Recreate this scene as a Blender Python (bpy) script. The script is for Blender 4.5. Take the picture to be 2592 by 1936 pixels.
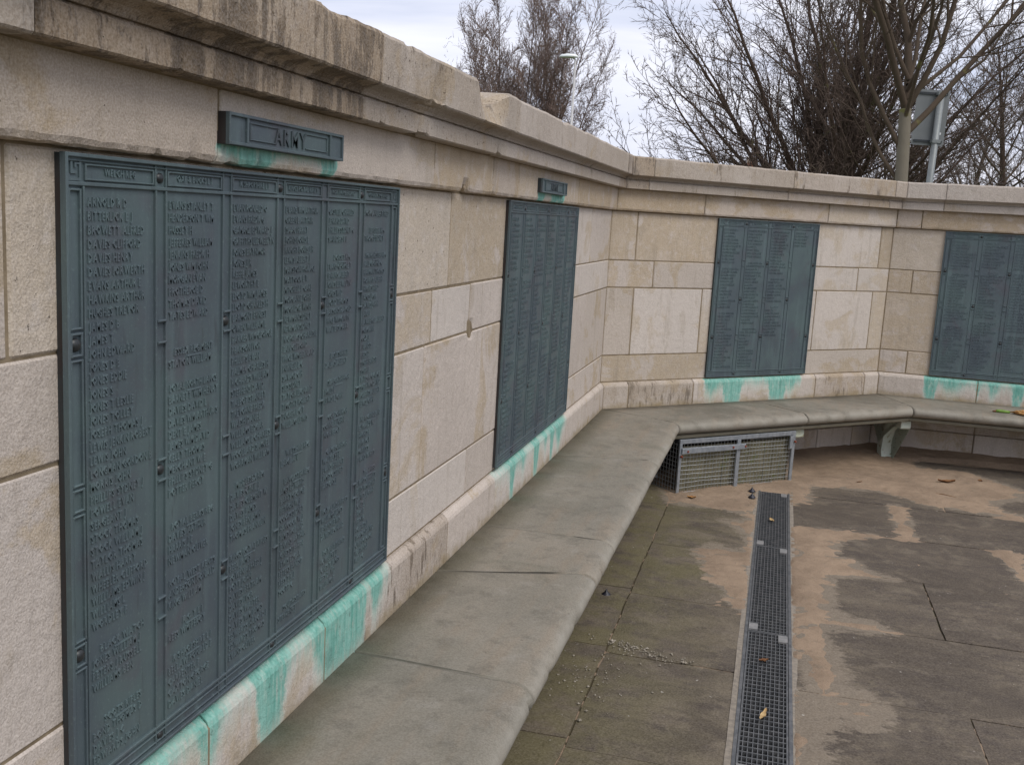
import bpy, bmesh, math, random
import numpy as np
from mathutils import Vector, Matrix
R_ = math.radians
random.seed(7); rng = np.random.default_rng(7)
for o in list(bpy.data.objects): bpy.data.objects.remove(o)
scene = bpy.context.scene
COL = scene.collection

# ------------------------------------------------------------------ camera
HEAD, PITCH, ROLL = R_(14.326), R_(-9.303), R_(3.226)
CAM = Vector((0.998, -6.059, 1.5626))
FPX, PW, PH = 2588.8, 2592.0, 1936.0
r0 = Vector((math.cos(HEAD), math.sin(HEAD), 0))
f0 = Vector((-math.sin(HEAD)*math.cos(PITCH), math.cos(HEAD)*math.cos(PITCH), math.sin(PITCH)))
u0 = r0.cross(f0)
CR = math.cos(ROLL)*r0 + math.sin(ROLL)*u0
CU = -math.sin(ROLL)*r0 + math.cos(ROLL)*u0
cd = bpy.data.cameras.new('camera'); cam = bpy.data.objects.new('camera', cd); COL.objects.link(cam)
M = Matrix.Identity(4)
for i in range(3):
    M[i][0], M[i][1], M[i][2], M[i][3] = CR[i], CU[i], -f0[i], CAM[i]
cam.matrix_world = M
cd.sensor_width = 36; cd.lens = 36*FPX/PW; cd.clip_start = 0.05; cd.clip_end = 2000
scene.camera = cam
scene.render.resolution_x, scene.render.resolution_y = 1024, 764

def at(px, py, dist):
    """point on the ray of a photo pixel at a given horizontal distance from the camera"""
    d = CR*((px-PW/2)/FPX) - CU*((py-PH/2)/FPX) + f0
    return CAM + d*(dist/math.hypot(d.x, d.y))

# ------------------------------------------------------------------ sky + sun
SUN_DIR = Vector((0.62, -0.42, 0.95)).normalized()
W = bpy.data.worlds.new('World'); scene.world = W; W.use_nodes = True
nt = W.node_tree; nt.nodes.clear()
def nn(tree, typ, **kw):
    n = tree.nodes.new(typ)
    for k, v in kw.items(): setattr(n, k, v)
    return n
out = nn(nt, 'ShaderNodeOutputWorld')
sky = nn(nt, 'ShaderNodeTexSky'); sky.sky_type = 'NISHITA'; sky.sun_disc = False
sky.sun_elevation = math.asin(SUN_DIR.z); sky.sun_rotation = math.atan2(SUN_DIR.x, SUN_DIR.y)
sky.dust_density = 2.0
bgs = nn(nt, 'ShaderNodeBackground'); bgs.inputs[1].default_value = 0.08
nt.links.new(sky.outputs[0], bgs.inputs[0])
tc = nn(nt, 'ShaderNodeTexCoord')
mp = nn(nt, 'ShaderNodeMapping'); mp.inputs['Scale'].default_value = (1.0, 1.0, 4.2)
mp.inputs['Location'].default_value = (0.35, 0.10, 0.28)
nt.links.new(tc.outputs['Generated'], mp.inputs[0])
nz = nn(nt, 'ShaderNodeTexNoise'); nz.inputs['Scale'].default_value = 1.7; nz.inputs['Detail'].default_value = 7
nz.inputs['Roughness'].default_value = 0.52; nz.inputs['Distortion'].default_value = 0.35
nt.links.new(mp.outputs[0], nz.inputs['Vector'])
cr = nn(nt, 'ShaderNodeValToRGB')
e = cr.color_ramp.elements
e[0].position = 0.36; e[0].color = (0.44, 0.50, 0.66, 1)
e[1].position = 0.66; e[1].color = (0.97, 0.97, 1.0, 1)
m_ = e.new(0.51); m_.color = (0.75, 0.765, 0.87, 1)
nt.links.new(nz.outputs[0], cr.inputs[0])
bgc = nn(nt, 'ShaderNodeBackground'); bgc.inputs[1].default_value = 1.0
nt.links.new(cr.outputs[0], bgc.inputs[0])
mxs = nn(nt, 'ShaderNodeMixShader'); mxs.inputs[0].default_value = 0.93
nt.links.new(bgs.outputs[0], mxs.inputs[1]); nt.links.new(bgc.outputs[0], mxs.inputs[2])
nt.links.new(mxs.outputs[0], out.inputs[0])
sl = bpy.data.lights.new('sun', 'SUN'); sl.energy = 1.5; sl.angle = R_(35); sl.color = (1, 0.96, 0.90)
so = bpy.data.objects.new('sun', sl); COL.objects.link(so)
so.rotation_euler = (-SUN_DIR).to_track_quat('-Z', 'Y').to_euler(); so.location = (3, -8, 12)
vs = scene.view_settings
vs.view_transform = 'Standard'; vs.look = 'None'; vs.exposure = 0.37; vs.gamma = 1; vs.use_curve_mapping = False

# ------------------------------------------------------------------ geometry frame
ZB = 0.4326                       # seat top above the paving
PHI = [None, 0.0, R_(45.28), R_(90.30)]
TT = [None]+[Vector((math.sin(a), math.cos(a), 0)) for a in PHI[1:]]      # along each wall
NN = [None]+[Vector((math.cos(a), -math.sin(a), 0)) for a in PHI[1:]]     # out of each wall, to the court
L2 = 2.444
OO = [None, Vector((0, 0, 0)), Vector((0, 0, 0)), TT[2]*L2]
K12 = math.tan((PHI[2]-PHI[1])/2); K23 = math.tan((PHI[3]-PHI[2])/2)
def wp(w, s, d, z): return OO[w] + TT[w]*s + NN[w]*d + Vector((0, 0, z+ZB))

# ------------------------------------------------------------------ noise in python
def vnoise(x, y=0.0, z=0.0, seed=0):
    x = np.asarray(x, float); y = np.asarray(y, float)+0*x; z = np.asarray(z, float)+0*x
    xi, yi, zi = np.floor(x).astype(np.int64), np.floor(y).astype(np.int64), np.floor(z).astype(np.int64)
    fx, fy, fz = x-xi, y-yi, z-zi
    fx, fy, fz = [t*t*(3-2*t) for t in (fx, fy, fz)]
    def hsh(a, b, c):
        n = (a*73856093) ^ (b*19349663) ^ (c*83492791) ^ (seed*2654435761)
        n = (n ^ (n >> 13))*1274126177 & 0x7fffffff
        n = (n ^ (n >> 16)) & 0xffff
        return n/65535.0
    r = 0
    for a in (0, 1):
        for b in (0, 1):
            for c in (0, 1):
                r = r + hsh(xi+a, yi+b, zi+c)*(fx if a else 1-fx)*(fy if b else 1-fy)*(fz if c else 1-fz)
    return r*2-1
def fbm(x, y=0.0, z=0.0, seed=0, oct=4):
    r = 0; a = 1.0; t = 0
    for i in range(oct):
        r = r + a*vnoise(np.asarray(x)*2**i, np.asarray(y)*2**i, np.asarray(z)*2**i, seed+i); t += a; a *= .5
    return r/t

# ------------------------------------------------------------------ object helpers
MATS = {}
def tag(o, label=None, cat=None, group=None, kind=None):
    if label: o['label'] = label
    if cat: o['category'] = cat
    if group: o['group'] = group
    if kind: o['kind'] = kind
    return o
def thing(name, loc, label, cat, group=None):
    o = bpy.data.objects.new(name, None); o.empty_display_size = .1; COL.objects.link(o); o.location = loc
    return tag(o, label, cat, group)
def rootloc(p):
    v = Vector((0, 0, 0))
    while p: v = v+p.location; p = p.parent
    return v
def mesh_obj(name, verts, faces, mat, parent=None, smooth=False, loc=None):
    """verts are world coordinates"""
    off = rootloc(parent) if parent else (Vector(loc) if loc is not None else Vector((0, 0, 0)))
    me = bpy.data.meshes.new(name)
    v = np.array([tuple(p) for p in verts], dtype=float) - np.array(off)
    me.from_pydata(v.tolist(), [], [tuple(int(i) for i in f) for f in faces])
    if mat: me.materials.append(MATS[mat])
    if smooth: me.polygons.foreach_set('use_smooth', [True]*len(me.polygons))
    me.update()
    o = bpy.data.objects.new(name, me); COL.objects.link(o)
    if parent: o.parent = parent
    elif loc is not None: o.location = loc
    return o
class MB:
    def __init__(s): s.v = []; s.f = []
    def add(s, v, f):
        b = len(s.v); s.v += list(v); s.f += [tuple(i+b for i in q) for q in f]; return s
    def hexa(s, p):   # 8 points, bottom 4 ccw then top 4
        return s.add(p, [(3, 2, 1, 0), (4, 5, 6, 7), (0, 1, 5, 4), (1, 2, 6, 5), (2, 3, 7, 6), (3, 0, 4, 7)])
    def box(s, a, b):
        (x0, y0, z0), (x1, y1, z1) = a, b
        return s.hexa([Vector(p) for p in ((x0, y0, z0), (x1, y0, z0), (x1, y1, z0), (x0, y1, z0), (x0, y0, z1), (x1, y0, z1), (x1, y1, z1), (x0, y1, z1))])
    def wbox(s, w, s0, s1, d0, d1, z0, z1, ch=0):
        """box in wall coordinates; ch bevels the outer (d1) face"""
        if ch == 0:
            P = [wp(w, a, d, z) for z in (z0, z1) for a, d in ((s0, d1), (s1, d1), (s1, d0), (s0, d0))]
            return s.hexa(P)
        v = [wp(w, a, d0, z) for a, z in ((s0, z0), (s1, z0), (s1, z1), (s0, z1))]
        v += [wp(w, a, d1-ch, z) for a, z in ((s0, z0), (s1, z0), (s1, z1), (s0, z1))]
        v += [wp(w, a, d1, z) for a, z in ((s0+ch, z0+ch), (s1-ch, z0+ch), (s1-ch, z1-ch), (s0+ch, z1-ch))]
        f = [(3, 2, 1, 0), (8, 9, 10, 11)]
        for i in range(4):
            j = (i+1) % 4
            f += [(i, j, 4+j, 4+i), (4+i, 4+j, 8+j, 8+i)]
        return s.add(v, f)
    def tube(s, pts, rad, n=6, cap=True):
        pts = [Vector(p) for p in pts]
        if not hasattr(rad, '__len__'): rad = [rad]*len(pts)
        v = []; f = []
        for i, p in enumerate(pts):
            t = (pts[min(i+1, len(pts)-1)]-pts[max(i-1, 0)]).normalized()
            a = t.cross(Vector((0, 0, 1)) if abs(t.z) < .95 else Vector((1, 0, 0))).normalized(); b = t.cross(a)
            for k in range(n):
                g = 2*math.pi*k/n; v.append(p+(a*math.cos(g)+b*math.sin(g))*rad[i])
        for i in range(len(pts)-1):
            for k in range(n):
                l = (k+1) % n; f.append((i*n+k, i*n+l, (i+1)*n+l, (i+1)*n+k))
        if cap: f += [tuple(range(n))[::-1], tuple((len(pts)-1)*n+k for k in range(n))]
        return s.add(v, f)
    def build(s, name, mat, parent=None, smooth=False, loc=None): return mesh_obj(name, s.v, s.f, mat, parent, smooth, loc)

# ------------------------------------------------------------------ material helpers
class NT:
    def __init__(s, name):
        s.m = bpy.data.materials.new(name); s.m.use_nodes = True; s.t = s.m.node_tree; s.t.nodes.clear()
        s.out = s.n('ShaderNodeOutputMaterial'); s.b = s.n('ShaderNodeBsdfPrincipled'); s.l(s.b.outputs[0], s.out.inputs[0]); MATS[name] = s.m
    def n(s, typ, **kw): return nn(s.t, typ, **kw)
    def l(s, a, b): s.t.links.new(a, b)
    def put(s, sock, v):
        if hasattr(v, 'is_linked') or isinstance(v, bpy.types.NodeSocket): s.l(v, sock)
        else: sock.default_value = (*v, 1) if isinstance(v, tuple) and len(v) == 3 and sock.type == 'RGBA' else v
    def math(s, op, a, b=0.0, c=0.0, clamp=False):
        n = s.n('ShaderNodeMath', operation=op, use_clamp=clamp)
        for i, x in enumerate((a, b, c)): s.put(n.inputs[i], x)
        return n.outputs[0]
    def vmath(s, op, a, b=(0, 0, 0)):
        n = s.n('ShaderNodeVectorMath', operation=op); s.put(n.inputs[0], a); s.put(n.inputs[1], b)
        return n.outputs['Value'] if op in ('DOT_PRODUCT', 'LENGTH') else n.outputs[0]
    def scale(s, v, k):
        return s.vmath('MULTIPLY', v, k if isinstance(k, tuple) else (k, k, k))
    def noise(s, v, sc, det=4, rough=.55, dist=0):
        n = s.n('ShaderNodeTexNoise'); s.put(n.inputs['Vector'], v); n.inputs['Scale'].default_value = sc
        n.inputs['Detail'].default_value = det; n.inputs['Roughness'].default_value = rough; n.inputs['Distortion'].default_value = dist
        return n.outputs[0]
    def vor(s, v, sc, feat='F1'):
        n = s.n('ShaderNodeTexVoronoi', feature=feat); s.put(n.inputs['Vector'], v); n.inputs['Scale'].default_value = sc; return n.outputs['Distance']
    def step(s, x, a, b):   # smoothstep a..b
        n = s.n('ShaderNodeMapRange', interpolation_type='SMOOTHSTEP', clamp=True); s.put(n.inputs[0], x); s.put(n.inputs[1], a); s.put(n.inputs[2], b)
        return n.outputs[0]
    def mix(s, f, a, b, mode='MIX'):
        n = s.n('ShaderNodeMix', data_type='RGBA', blend_type=mode); s.put(n.inputs[0], f); s.put(n.inputs[6], a); s.put(n.inputs[7], b); return n.outputs[2]
    def ramp(s, f, stops, interp='LINEAR'):
        n = s.n('ShaderNodeValToRGB'); s.put(n.inputs[0], f); el = n.color_ramp.elements; n.color_ramp.interpolation = interp
        for i, (p, c) in enumerate(stops):
            q = el[i] if i < 2 else el.new(p)
            q.position = p; q.color = (*c, 1) if hasattr(c, '__len__') else (c, c, c, 1)
        return n.outputs[0]
    def bump(s, h, st, dist=.01, normal=None):
        n = s.n('ShaderNodeBump'); s.put(n.inputs['Height'], h); n.inputs['Strength'].default_value = st; n.inputs['Distance'].default_value = dist
        if normal is not None: s.l(normal, n.inputs['Normal'])
        return n.outputs[0]
    def fin(s, col, rough, normal=None, spec=.3, metal=0.0):
        s.put(s.b.inputs['Base Color'], col); s.put(s.b.inputs['Roughness'], rough); s.b.inputs['Specular IOR Level'].default_value = spec
        s.put(s.b.inputs['Metallic'], metal)
        if normal is not None: s.l(normal, s.b.inputs['Normal'])
        return s.m
    def pos(s): return s.n('ShaderNodeNewGeometry').outputs['Position']
    def objcol(s):
        n = s.n('ShaderNodeObjectInfo'); c = s.n('ShaderNodeSeparateColor'); s.l(n.outputs['Color'], c.inputs[0])
        return c.outputs[0], c.outputs[1], c.outputs[2], n.outputs['Random']
    def xyz(s, v):
        n = s.n('ShaderNodeSeparateXYZ'); s.put(n.inputs[0], v); return n.outputs

# verdigris run-off profiles: (s along wall, fraction of the plinth height that the streak runs down)
V1 = [(-4.83, 0), (-4.80, .6), (-4.65, .55), (-4.56, .42), (-4.475, .30), (-4.45, .95), (-4.40, .55), (-4.36, .2), (-4.26, .12), (-4.235, 1.2), (-4.135, 1.2), (-4.11, .3), (-4.0, .28), (-3.97, .75), (-3.915, 1.2), (-3.68, 1.2), (-3.665, .25), (-3.64, .3), (-3.62, .85), (-3.585, .8), (-3.55, .35), (-3.505, .22), (-3.48, 0)]
V2 = [(-2.44, 0), (-2.40, .2), (-2.21, .3), (-2.185, 1.2), (-2.145, 1.2), (-2.12, .4), (-2.02, .45), (-1.985, .8), (-1.94, .3), (-1.80, .15), (-1.785, 1.2), (-1.725, 1.2), (-1.69, .2), (-1.6, .35), (-1.57, .8), (-1.53, .3), (-1.47, .4), (-1.455, 1.2), (-1.415, 1.1), (-1.39, .5), (-1.35, .4), (-1.27, 1.15), (-1.24, .65), (-1.15, .4), (-1.08, 0)]
V3 = [(.79, 0), (.81, .6), (.86, .95), (.90, .65), (.955, .35), (.98, 1.3), (1.105, 1.3), (1.125, .35), (1.2, .3), (1.25, .45), (1.3, .3), (1.36, .45), (1.38, 1.25), (1.51, 1.25), (1.525, .4), (1.55, .85), (1.59, .75), (1.61, .35), (1.645, .6), (1.675, 0)]
V4 = [(.31, 0), (.335, 1.3), (.395, 1.3), (.41, .35), (.46, .65), (.51, .8), (.56, .55), (.63, .3), (.668, .35), (.674, 1.3), (.69, .45), (.74, .28), (.76, .85), (.80, .75), (.83, .25), (.90, .3), (.915, 1.3), (.965, 1.3), (.98, .35), (1.1, .5), (1.2, .8), (1.25, 0)]
VA = [(-4.44, 0), (-4.42, .55), (-4.36, .5), (-4.33, 1.2), (-4.25, 1.1), (-4.21, .2), (-4.02, .15), (-4.0, 1.0), (-3.95, 1.3), (-3.93, 0)]
VB = [(-2.03, 0), (-2.0, 1.2), (-1.93, 1.2), (-1.9, .2), (-1.78, .15), (-1.75, 1.2), (-1.67, 1.0), (-1.64, .5), (-1.62, 1.3), (-1.53, 1.3), (-1.5, 0)]
def verdigris(S, wall, prof, ztop, H, p):
    s0, s1 = prof[0][0], prof[-1][0]
    t = TT[wall]; o = OO[wall]
    wob = S.math('MULTIPLY', S.math('SUBTRACT', S.noise(p, 45, 6, .75), .5), .05)
    s = S.math('ADD', S.math('SUBTRACT', S.vmath('DOT_PRODUCT', p, tuple(t)), float(o.dot(t))), wob)
    x = S.math('DIVIDE', S.math('SUBTRACT', s, s0), s1-s0, clamp=True)
    prof2 = prof[:31]
    L = S.ramp(x, [((a-s0)/(s1-s0), min(b/1.4, 1)) for a, b in prof2], 'B_SPLINE')
    z = S.math('SUBTRACT', S.xyz(p)[2], ztop+ZB)
    depth = S.math('DIVIDE', S.math('MULTIPLY', z, -1.0), H)          # 0 at plaque, 1 at bench
    strk = S.noise(S.scale(p, (70, 70, 5)), 1, 5, .65)
    L = S.math('ADD', S.math('MULTIPLY', L, 1.4), S.math('MULTIPLY', S.math('SUBTRACT', strk, .52), .7))
    on = S.step(x, 0.0005, 0.012); on2 = S.step(x, 0.9995, 0.985)
    on = S.math('MULTIPLY', on, S.step(depth, -.05, .0)); f = S.math('MULTIPLY', S.math('MULTIPLY', S.step(S.math('SUBTRACT', L, depth), -.12, .40), on), on2)
    halo = S.math('MULTIPLY', S.math('MULTIPLY', S.step(S.math('SUBTRACT', L, depth), -.45, .1), on), on2)
    return f, halo, strk

def make_stone(name, pale=(.575, .505, .445), beige=(.405, .33, .242), verd=None, plinth=False, stained=False):
    S = NT(name); p = S.pos(); tone, grime, pit, rnd = S.objcol()
    off = S.n('ShaderNodeCombineXYZ'); S.put(off.inputs[0], S.math('MULTIPLY', rnd, 37.0)); S.put(off.inputs[1], S.math('MULTIPLY', rnd, 91.0)); S.put(off.inputs[2], S.math('MULTIPLY', rnd, 53.0))
    q = S.vmath('ADD', p, off.outputs[0])
    big = S.noise(q, 3.2, 6, .62, .6)
    thr = S.math('SUBTRACT', .70, S.math('MULTIPLY', tone, .44))
    patch = S.math('MULTIPLY', S.step(big, thr, S.math('ADD', thr, .07)), S.step(S.noise(q, 22, 5, .65), .22, .52))
    soft = S.noise(q, 1.4, 3)
    c = S.mix(S.step(soft, .3, .75), pale, tuple(x*.86 for x in pale))
    b2 = S.mix(S.noise(q, 7, 4), beige, (beige[0]*1.2, beige[1]*1.15, beige[2]*1.02))
    c = S.mix(S.math('MULTIPLY', patch, .9), c, b2)
    mid = S.step(S.noise(S.scale(q, (1, 1, .6)), 8, 6, .7, .4), S.math('SUBTRACT', .66, S.math('MULTIPLY', tone, .14)), .74)
    c = S.mix(S.math('MULTIPLY', mid, .7), c, S.mix(.5, b2, (.30, .265, .205)))
    c = S.mix(S.math('MULTIPLY', S.step(S.noise(q, 5.5, 5, .6), .5, .75), .35), c, (pale[0]*1.12, pale[1]*1.12, pale[2]*1.14))
    # damp drops: small soft spots
    drop = S.step(S.noise(S.scale(q, (1, 1, .45)), 11, 3, .5), .62, .70)
    c = S.mix(S.math('MULTIPLY', drop, .42), c, (beige[0]*.82, beige[1]*.82, beige[2]*.80))
    # faint vertical wash marks
    wash = S.noise(S.scale(q, (55, 55, 3)), 1, 3)
    c = S.mix(S.math('MULTIPLY', S.step(wash, .5, .8), .25), c, (beige[0]*.72, beige[1]*.72, beige[2]*.72))
    # grime: brown-black lichen and soot streaks
    gs = S.noise(S.scale(q, (26, 26, 5.5)), 1, 6, .68)
    gl = S.noise(q, 5, 4)
    gg = S.math('ADD', gs, S.math('MULTIPLY', S.math('SUBTRACT', gl, .5), .5))
    gt = S.math('SUBTRACT', .74, S.math('MULTIPLY', grime, .215))
    gm = S.math('MULTIPLY', S.step(gg, gt, S.math('ADD', gt, .10)), S.step(grime, .02, .35))
    gcol = S.mix(S.step(S.noise(q, 30, 4, .65), .35, .65), (.055, .038, .024), (.14, .098, .058))
    wide = S.math('MULTIPLY', S.math('MULTIPLY', S.step(S.noise(q, 3, 4), .25, .6), grime), .5)
    c = S.mix(wide, c, (.235, .165, .098))
    c = S.mix(S.math('MULTIPLY', gm, .85), c, gcol)
    fl = S.step(S.noise(S.scale(q, (75, 75, 26)), 1, 4, .7), .56, .68)
    c = S.mix(S.math('MULTIPLY', S.math('MULTIPLY', fl, grime), .6), c, (.075, .052, .034))
    var = S.math('FRACT', S.math('MULTIPLY', rnd, 47.3))
    c = S.mix(S.step(var, .55, 1.0), c, S.mix(.30, c, (.66, .62, .57)))
    c = S.mix(S.math('MULTIPLY', S.step(var, .45, .0), .5), c, S.mix(.5, c, (.30, .25, .18)))
    rain = S.step(S.noise(S.scale(q, (24, 24, 1.3)), 1, 5, .65), .56, .70)
    c = S.mix(S.math('MULTIPLY', rain, .32), c, (.27, .225, .165))
    # grain + pits
    gr = S.noise(q, 260, 2)
    c = S.mix(S.step(gr, .25, .75), S.mix(.26, c, (.12, .09, .06)), S.mix(.14, c, (.85, .8, .74)))
    pv = S.noise(q, 62, 3, .6)
    pt = S.math('SUBTRACT', .77, S.math('MULTIPLY', pit, .15))
    pm = S.step(pv, pt, S.math('ADD', pt, .05))
    c = S.mix(S.math('MULTIPLY', pm, .75), c, (.13, .10, .07))
    if plinth:
        z = S.math('SUBTRACT', S.xyz(p)[2], ZB)
        dz = S.math('ADD', z, S.math('MULTIPLY', S.math('SUBTRACT', S.noise(q, 16, 4), .5), .09))
        c = S.mix(S.math('MULTIPLY', S.step(dz, .045, -.01), .6), c, (.26, .20, .10))
        db = S.step(S.noise(S.scale(q, (30, 30, 9)), 1, 5, .7), .56, .7)
        c = S.mix(S.math('MULTIPLY', db, S.math('MULTIPLY', S.step(z, .15, .0), S.math('MULTIPLY', grime, .8))), c, (.13, .115, .095))
    if verd:
        for args in verd:
            f, halo, strk = verdigris(S, *args, p)
            c = S.mix(S.math('MULTIPLY', halo, .45), c, (.52, .62, .56))
            vc = S.mix(S.step(strk, .3, .7), (.115, .33, .27), (.25, .48, .41))
            vc = S.mix(S.math('MULTIPLY', S.step(S.noise(q, 11, 5, .65), .54, .74), .7), vc, (.095, .19, .165))
            vc = S.mix(S.math('MULTIPLY', S.step(S.noise(S.scale(p, (40, 40, 9)), 1, 4, .7), .54, .70), .75), vc, (.36, .50, .43))
            thin = S.step(S.noise(S.scale(p, (60, 60, 14)), 1, 5, .7), .28, .50)
            c = S.mix(S.math('MULTIPLY', f, S.math('ADD', S.math('MULTIPLY', thin, .52), .46)), c, vc)
            blk = S.math('MULTIPLY', S.step(S.noise(q, 55, 5, .7), .60, .70), f)
            c = S.mix(S.math('MULTIPLY', blk, .55), c, (.07, .10, .09))
    h = S.math('ADD', S.math('MULTIPLY', gr, .25), S.math('ADD', S.math('MULTIPLY', pm, -1.1), S.math('MULTIPLY', S.noise(q, 30, 5, .6), .9)))
    return S.fin(c, .9, S.bump(h, .75, .007), .15)
make_stone('stone')
make_stone('stone_plinth', plinth=True, verd=[(1, V1, .172, .172), (1, V2, .172, .172), (2, V3, .166, .166), (3, V4, .166, .166)])
make_stone('stone_frieze', pale=(.54, .46, .385), beige=(.40, .315, .215), verd=[(1, VA, 1.224, .05), (1, VB, 1.224, .05)])
make_stone('stone_cornice', pale=(.48, .42, .365), beige=(.37, .30, .225))

def simple(name, c1, c2, sc=8, rough=.8, spec=.3, metal=0, bump=0, bsc=60, c3=None):
    S = NT(name); n = S.n('ShaderNodeTexCoord').outputs['Object']
    c = S.mix(S.step(S.noise(n, sc, 5), .3, .7), c1, c2)
    if c3: c = S.mix(S.step(S.noise(n, sc*2.7, 4), .58, .68), c, c3)
    nm = S.bump(S.noise(n, bsc, 4), bump, .004) if bump else None
    return S.fin(c, rough, nm, spec, metal)
simple('mortar', (.18, .14, .09), (.27, .215, .145), 24, .95, .1, bump=.5)
simple('galvanised', (.26, .285, .31), (.36, .38, .40), 40, .5, .5, .55)
simple('wire', (.30, .32, .32), (.40, .41, .41), 60, .4, .5, .6)
simple('steel_grate', (.11, .115, .12), (.19, .19, .19), 30, .5, .5, .55)
simple('dark_steel', (.035, .037, .042), (.07, .07, .075), 30, .6, .4, .4)
simple('trough', (.03, .03, .032), (.07, .065, .06), 20, .7, .4)
simple('clip_metal', (.20, .20, .195), (.28, .27, .26), 40, .55, .4, .2)
simple('rust', (.16, .035, .02), (.25, .07, .035), 60, .8, .2)
simple('board', (.125, .112, .072), (.175, .158, .105), 7, .8, .3, bump=.2, c3=(.12, .125, .055))
simple('void_shade', (.012, .011, .010), (.02, .018, .016), 5, .9, .1)
simple('bracket_stone', (.50, .52, .40), (.44, .49, .42), 14, .85, .2, bump=.3, c3=(.34, .31, .18))
simple('bracket_green', (.46, .52, .45), (.54, .57, .50), 14, .85, .2, bump=.3, c3=(.26, .24, .15))
simple('concrete_edge', (.20, .175, .145), (.29, .25, .20), 50, .9, .2, bump=.6)
simple('bed', (.10, .078, .05), (.07, .06, .034), 9, .95, .1, bump=.6)
simple('black_rubber', (.010, .010, .016), (.02, .02, .03), 20, .45, .5)
simple('leaf_brown', (.12, .05, .022), (.20, .10, .04), 40, .8, .2)
simple('leaf_straw', (.50, .36, .18), (.38, .24, .10), 40, .7, .2)
simple('stem_green', (.10, .20, .025), (.16, .27, .04), 40, .5, .4)
simple('petal_dry', (.46, .27, .10), (.26, .10, .03), 90, .75, .2, c3=(.55, .40, .18))
simple('crumb', (.20, .175, .135), (.38, .34, .28), 30, .9, .2)
simple('paper_white', (.75, .75, .76), (.6, .6, .62), 30, .6, .3)
simple('lamp_grey', (.42, .41, .41), (.50, .49, .48), 3, .5, .4, .2)
simple('lamp_white', (.72, .76, .75), (.80, .82, .80), 3, .4, .4)
simple('sign_grey', (.155, .165, .168), (.185, .195, .198), 3, .55, .4, .3)
simple('sign_dark', (.03, .035, .04), (.045, .05, .055), 3, .6, .3)
simple('pole_grey', (.185, .20, .20), (.23, .245, .245), 6, .5, .4, .3)
simple('house_wall', (.50, .42, .34), (.55, .47, .38), 3, .9, .2)
simple('house_roof', (.20, .10, .07), (.26, .13, .09), 3, .9, .2)
simple('grass', (.05, .075, .02), (.09, .11, .035), 2, .95, .1, bump=.4)
simple('hedge_leaf', (.03, .05, .018), (.06, .085, .03), 3, .6, .3)

# patinated bronze
def bronze(name, k):
    S = NT(name); n = S.pos()
    C = lambda r, g, b: (r*k, g*k, b*k)
    c = S.mix(S.step(S.noise(n, 4, 6, .62), .34, .66), C(.066, .086, .100), C(.080, .114, .117))
    c = S.mix(S.math('MULTIPLY', S.step(S.noise(n, 7, 5, .6, .5), .52, .72), .6), c, C(.078, .076, .090))
    c = S.mix(S.math('MULTIPLY', S.step(S.noise(n, 2.3, 5, .6), .50, .72), .55), c, C(.050, .058, .066))
    st = S.noise(S.scale(n, (22, 22, 1.4)), 1, 5, .6)
    c = S.mix(S.math('MULTIPLY', S.step(st, .50, .74), .5), c, C(.115, .162, .168))
    c = S.mix(S.math('MULTIPLY', S.step(S.noise(S.scale(n, (60, 60, 8)), 1, 4, .6), .58, .74), .5), c, C(.040, .044, .048))
    c = S.mix(S.math('MULTIPLY', S.step(S.noise(n, 150, 3), .58, .72), .4), c, C(.135, .19, .185))
    S.fin(c, S.math('ADD', .40, S.math('MULTIPLY', S.noise(n, 20, 4), .3)), S.bump(S.noise(n, 110, 5), .10, .003), .45, .15)
bronze('bronze', 1.12); bronze('bronze_letter', 1.42); bronze('bronze_dark', .75)
S = NT('bronze_side'); n = S.pos()
c = S.mix(S.step(S.noise(S.scale(n, (8, 8, 3)), 2, 4), .35, .65), (.035, .026, .024), (.035, .045, .048))
S.fin(c, .6, None, .35, .15)
S = NT('bolt'); n = S.pos()
c = S.mix(S.noise(n, 60, 3), (.022, .024, .026), (.05, .055, .055)); S.fin(c, .4, None, .5, .4)

# bench sandstone
S = NT('bench_stone'); p = S.pos(); tone, grime, pit, rnd = S.objcol()
off = S.n('ShaderNodeCombineXYZ'); S.put(off.inputs[0], S.math('MULTIPLY', rnd, 31.0)); S.put(off.inputs[1], S.math('MULTIPLY', rnd, 17.0))
q = S.vmath('ADD', p, off.outputs[0])
c = S.mix(S.step(S.noise(q, 2.2, 6, .62, .5), .35, .68), (.212, .193, .155), (.268, .238, .190))
c = S.mix(S.math('MULTIPLY', S.step(S.noise(S.scale(q, (9, 1.4, 3)), 1.6, 6, .6), .46, .70), .5), c, (.27, .212, .152))
c = S.mix(S.math('MULTIPLY', S.step(S.noise(q, 3.0, 5, .6, .8), .52, .72), .6), c, (.150, .142, .105))
c = S.mix(S.math('MULTIPLY', S.step(S.noise(q, 1.6, 5, .6, .4), .54, .70), .6), c, (.098, .092, .070))
c = S.mix(S.math('MULTIPLY', S.step(S.noise(q, 12, 7, .72), .50, .64), .5), c, (.135, .122, .098))
c = S.mix(S.math('MULTIPLY', S.step(S.noise(q, 9, 7, .72), .54, .66), .4), c, (.31, .285, .245))
ed = S.math('ADD', S.xyz(p)[0], S.math('MULTIPLY', S.math('SUBTRACT', S.noise(q, 6, 4), .5), .16))
c = S.mix(S.math('MULTIPLY', S.step(ed, .16, .02), .5), c, (.115, .115, .060))
nz_ = S.xyz(p)[2]
gr = S.noise(q, 230, 2)
c = S.mix(S.step(gr, .25, .75), S.mix(.25, c, (.07, .065, .05)), S.mix(.10, c, (.55, .53, .48)))
ch = S.step(S.noise(q, 46, 3, .6), .69, .74)
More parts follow.
